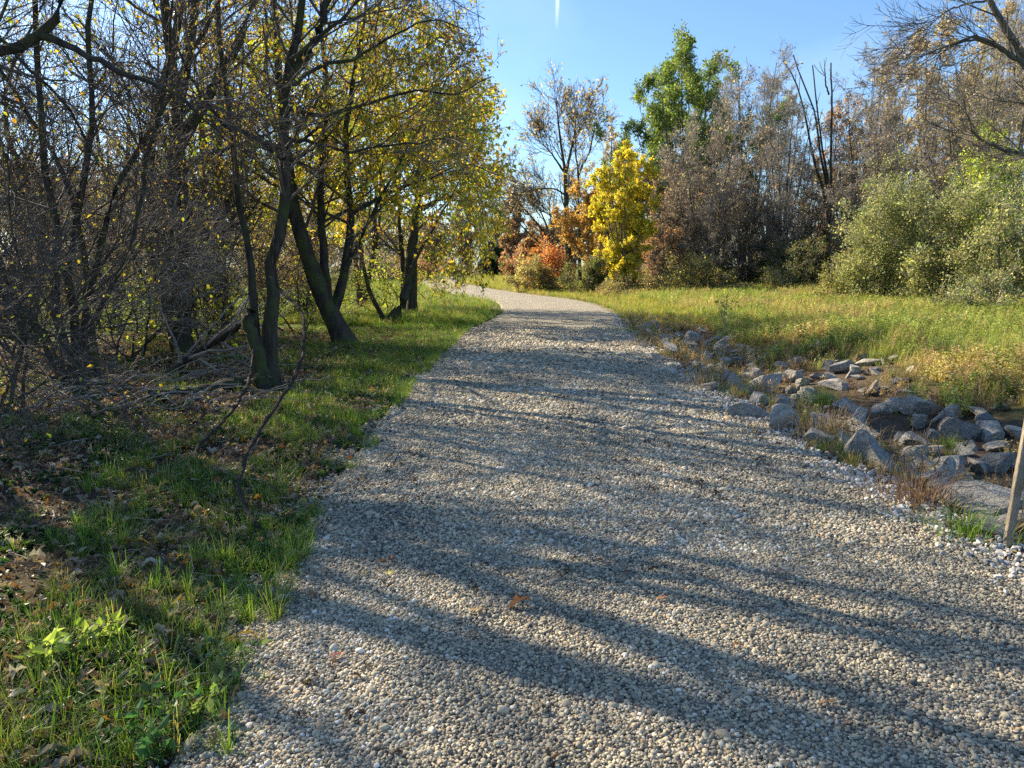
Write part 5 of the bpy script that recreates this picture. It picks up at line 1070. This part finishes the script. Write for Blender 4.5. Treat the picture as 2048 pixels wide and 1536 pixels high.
# wooden stake
def stake():
    b = G(2012, 1098); top = at(2062, 820, b[1] + .05); o = empty('wooden_stake', tuple(b), 'weathered wooden stake leaning at the right border of the view', 'stake')
    P = np.stack([b - [0, 0, .12], lerp(b, top, .5), top]); d = norm(P[2] - P[0]); U = norm(np.cross(d, [0, 1, 0])); W = np.cross(d, U)
    bm = bmesh.new(); vs = []
    for p, s in ((P[0], 1), (P[1], 1.02), (P[2], .97)):
        vs.append([bm.verts.new(p - b + U * a * .023 * s + W * c * .014 * s) for a, c in ((-1, -1), (1, -1), (1, 1), (-1, 1))])
    for a, c in ((0, 1), (1, 2)):
        for k in range(4): bm.faces.new((vs[a][k], vs[a][(k + 1) % 4], vs[c][(k + 1) % 4], vs[c][k]))
    bm.faces.new(vs[2]); bm.faces.new(vs[0][::-1]); bmesh.ops.recalc_face_normals(bm, faces=bm.faces[:])
    bm_obj('shaft', bm, M_WOOD, o, bevel=.003)
stake()

# single leaves lying on the gravel
LEAFM = {}
def one_leaf(px, py, L, c, label, rot=None, curl=0):
    key = tuple(c)
    if key not in LEAFM:
        m, n, l, out = new_mat('fallen_leaf'); tcn = n.new('ShaderNodeTexCoord'); a = noise_n(n, l, tcn.outputs['Object'], 4, 5)
        leafy_surface(n, l, out, ramp_n(n, l, a.outputs[0], [(.3, tuple(x * .6 for x in c)), (.7, c)]).outputs[0], .25, 1.4); LEAFM[key] = m
    me = LIT[curl].data.copy(); me.materials.clear(); me.materials.append(LEAFM[key]); me.name = 'fallen_leaf'
    g = G(px, py); o = link('fallen_leaf', me); z = max(path_z(np.array([g[0]]), np.array([g[1]]))[0], g[2]) + .02
    o.location = (g[0], g[1], z); o.scale = (L, L, L); o.rotation_euler = (rb.normal(0, .2), rb.normal(0, .2), rb.uniform(0, 6.28) if rot is None else rot); tag(o, label, 'leaf', 'single leaves on the gravel')
for a in [
    (672, 1364, .05, (0.55, 0.13, 0.09), 'pinkish red leaf on the lower left gravel', .6), (955, 1264, .07, (0.52, 0.36, 0.18), 'pale tan leaf on the middle of the near gravel', .1),
    (1322, 1248, .055, (0.60, 0.30, 0.14), 'peach orange leaf right of the pale tan one', .0), (1040, 1258, .11, (0.25, 0.12, 0.06), 'long brown curled leaf right beside the pale tan one', .1, 4),
    (765, 1165, .05, (0.30, 0.12, 0.05), 'dark brown leaf, left one of the brown pair', .3, 4), (783, 1160, .045, (0.33, 0.12, 0.05), 'brown leaf, right one of the brown pair', 2.0, 4),
    (780, 1186, .05, (0.50, 0.48, 0.05), 'yellow-green leaf below the brown pair', .4), (730, 1190, .035, (0.60, 0.45, 0.12), 'small yellow leaf left of the yellow-green one', .9),
    (795, 1046, .045, (0.58, 0.50, 0.25), 'pale yellow leaf higher up the gravel on the left', .1, 0), (1648, 1478, .06, (0.55, 0.26, 0.12), 'orange-brown leaf near the bottom right', .2),
    (1075, 1476, .05, (0.42, 0.34, 0.24), 'beige curled leaf at the bottom middle', .9, 4), (1553, 1193, .09, (0.42, 0.30, 0.24), 'long pinkish leaf on the right half of the gravel', -.3),
    (1413, 1204, .03, (0.5, 0.18, 0.08), 'small rust leaf left of the long pinkish one', .4), (1047, 808, .05, (0.62, 0.48, 0.04), 'bright yellow leaf far up the middle of the drive', .4),
    (1250, 1198, .04, (0.22, 0.10, 0.05), 'dark brown scrap of leaf in the centre right gravel', .7, 4), (1150, 1168, .05, (0.10, 0.07, 0.05), 'blackish leaf near the centre of the gravel', .2, 4),
    (1470, 1358, .04, (0.35, 0.14, 0.06), 'rusty curled leaf on the lower right gravel', .2, 4), (1690, 1512, .04, (0.5, 0.27, 0.16), 'orange leaf lowest on the right', .2),
    (512, 1120, .06, (0.62, 0.25, 0.03), 'vivid orange leaf where the grass meets the gravel', .8, 1), (345, 1165, .09, (0.55, 0.30, 0.05), 'big golden brown leaf standing in the grass', 1.2, 4),
    (495, 1308, .08, (0.50, 0.34, 0.08), 'golden curled leaf at the left edge of the gravel', .3, 4), (400, 1205, .09, (0.30, 0.22, 0.15), 'broad grey-brown leaf with an orange rim by the gravel', .5, 1),
    (520, 1200, .07, (0.5, 0.46, 0.26), 'pale cream leaf lying at the gravel edge', .2, 0), (85, 910, .06, (0.55, 0.2, 0.05), 'bright orange leaf at the end of the pale stick', .3, 1)]:
    one_leaf(*a[:5], rot=a[5], curl=(1 if a[6] == 4 else 0) if len(a) > 6 else 0)
# broad-leaved plants by the left corner
def seedling(label, px, py, n, size, cols, seed):
    g = G(px, py); rng = np.random.default_rng(seed); st = []
    for i in range(n):
        a = rng.uniform(0, 6.28); L = rng.uniform(.10, .2); st.append(([g, g + [math.cos(a) * L * .3, math.sin(a) * L * .3, L * .6], g + [math.cos(a) * L, math.sin(a) * L, L * .8]], .0025, .0015))
    plant('seedling', label, 'seedling', g, st, [dict(n=3, t0=.4, L=.04, ang=.8, rmin=.001, S=2)], [(0, dict(n=5, size=size, sv=.2, cols=cols, w=(1,) * len(cols), droop=.1, ratio=.30, spreadr=.01, t0=.35)), (1, dict(n=1.5, size=size * .8, sv=.2, cols=cols, w=(1,) * len(cols), droop=.1, ratio=.3, spreadr=.005))], seed=seed, bark=M_TWIG, twig=M_TWIG, group='leafy seedlings at the left of the gravel', sides=(5, 3, 3, 3), partnames=('stems', 'shoots', 'foliage'))
SG = [(0.05, 0.14, 0.04), (0.08, 0.18, 0.05), (0.16, 0.26, 0.06)]
for a in [('dark broad-leaved seedling at the bottom edge left of the gravel', 320, 1500, 7, .05, SG, 1), ('pale green seedling overlapping the gravel at the bottom', 430, 1465, 7, .045, [(0.16, 0.25, 0.08), (0.24, 0.32, 0.1)], 2),
          ('seedling with grey-green leaves at the gravel edge above the pale one', 460, 1370, 6, .04, [(0.10, 0.18, 0.08), (0.16, 0.22, 0.1)], 3), ('lime green seedling in the middle of the ivy', 215, 1285, 6, .04, [(0.25, 0.38, 0.05), (0.3, 0.4, 0.06)], 4),
          ('crumpled lime leaves by the lower left', 130, 1330, 6, .06, [(0.28, 0.36, 0.07), (0.2, 0.28, 0.06)], 5)]:
    seedling(*a)

# ================= far house and board =================
def house():
    Y = 150; p = at(1020, 546, Y); p[2] = tz(p[0], p[1]); o = empty('house', tuple(p), 'distant house with a low reddish brown roof half hidden behind the far trees', 'house')
    bm = bmesh.new(); bmesh.ops.create_cube(bm, size=1); bmesh.ops.scale(bm, vec=(9, 7, 3.2), verts=bm.verts); bmesh.ops.translate(bm, vec=(0, 0, 1.6), verts=bm.verts)
    bm_obj('wall', bm, m_plain('siding', (0.36, 0.28, 0.22), (0.42, 0.33, 0.26), 3), o)
    bm = bmesh.new(); e = [(-5.2, -4.2, 3.2), (5.2, -4.2, 3.2), (5.2, 4.2, 3.2), (-5.2, 4.2, 3.2), (-2.8, 0, 5.6), (2.8, 0, 5.0)]; v = [bm.verts.new(c) for c in e]
    for f in ((0, 1, 5, 4), (1, 2, 5), (2, 3, 4, 5), (3, 0, 4), (3, 2, 1, 0)): bm.faces.new([v[k] for k in f])
    bm_obj('roof', bm, m_plain('roof_shingle', (0.16, 0.06, 0.04), (0.24, 0.10, 0.06), 4), o)
    for dx_ in (-2.5, 0.2, 2.8):
        bm = bmesh.new(); bmesh.ops.create_cube(bm, size=1); bmesh.ops.scale(bm, vec=(1.0, .1, 1.3), verts=bm.verts); bmesh.ops.translate(bm, vec=(dx_, -3.53, 1.7), verts=bm.verts)
        bm_obj('window', bm, m_plain('window_glass', (0.03, 0.035, 0.04), (0.05, 0.055, 0.06), 3, .2, .5), o)
house()
def board():
    p = at(961, 540, 112); p[2] = tz(p[0], p[1]); o = empty('board', tuple(p), 'small white board with a dark red patch left of the far conifer', 'board')
    W = m_plain('white_paint', (0.75, 0.74, 0.72), (0.82, 0.8, 0.8), 5)
    def bx(name, sx, sy, sz, x, y, z, m, par=o):
        bm = bmesh.new(); bmesh.ops.create_cube(bm, size=1); bmesh.ops.scale(bm, vec=(sx, sy, sz), verts=bm.verts); bmesh.ops.translate(bm, vec=(x, y, z), verts=bm.verts); return bm_obj(name, bm, m, par)
    q = bx('panel', 1.0, .06, .6, 0, 0, 1.9, W); bx('patch', .5, .03, .28, -.05, -.046, 1.9, m_plain('red_paint', (0.3, 0.05, 0.06), (0.35, 0.07, 0.08), 4), q)
    bx('post', .08, .08, 1.6, -.3, .07, .8, M_WOOD); bx('post', .08, .08, 1.6, .3, .07, .8, M_WOOD)
board()
print('pebbles', n_peb, 'grass', n_gr, 'verts', sum(len(m.vertices) for m in bpy.data.meshes))
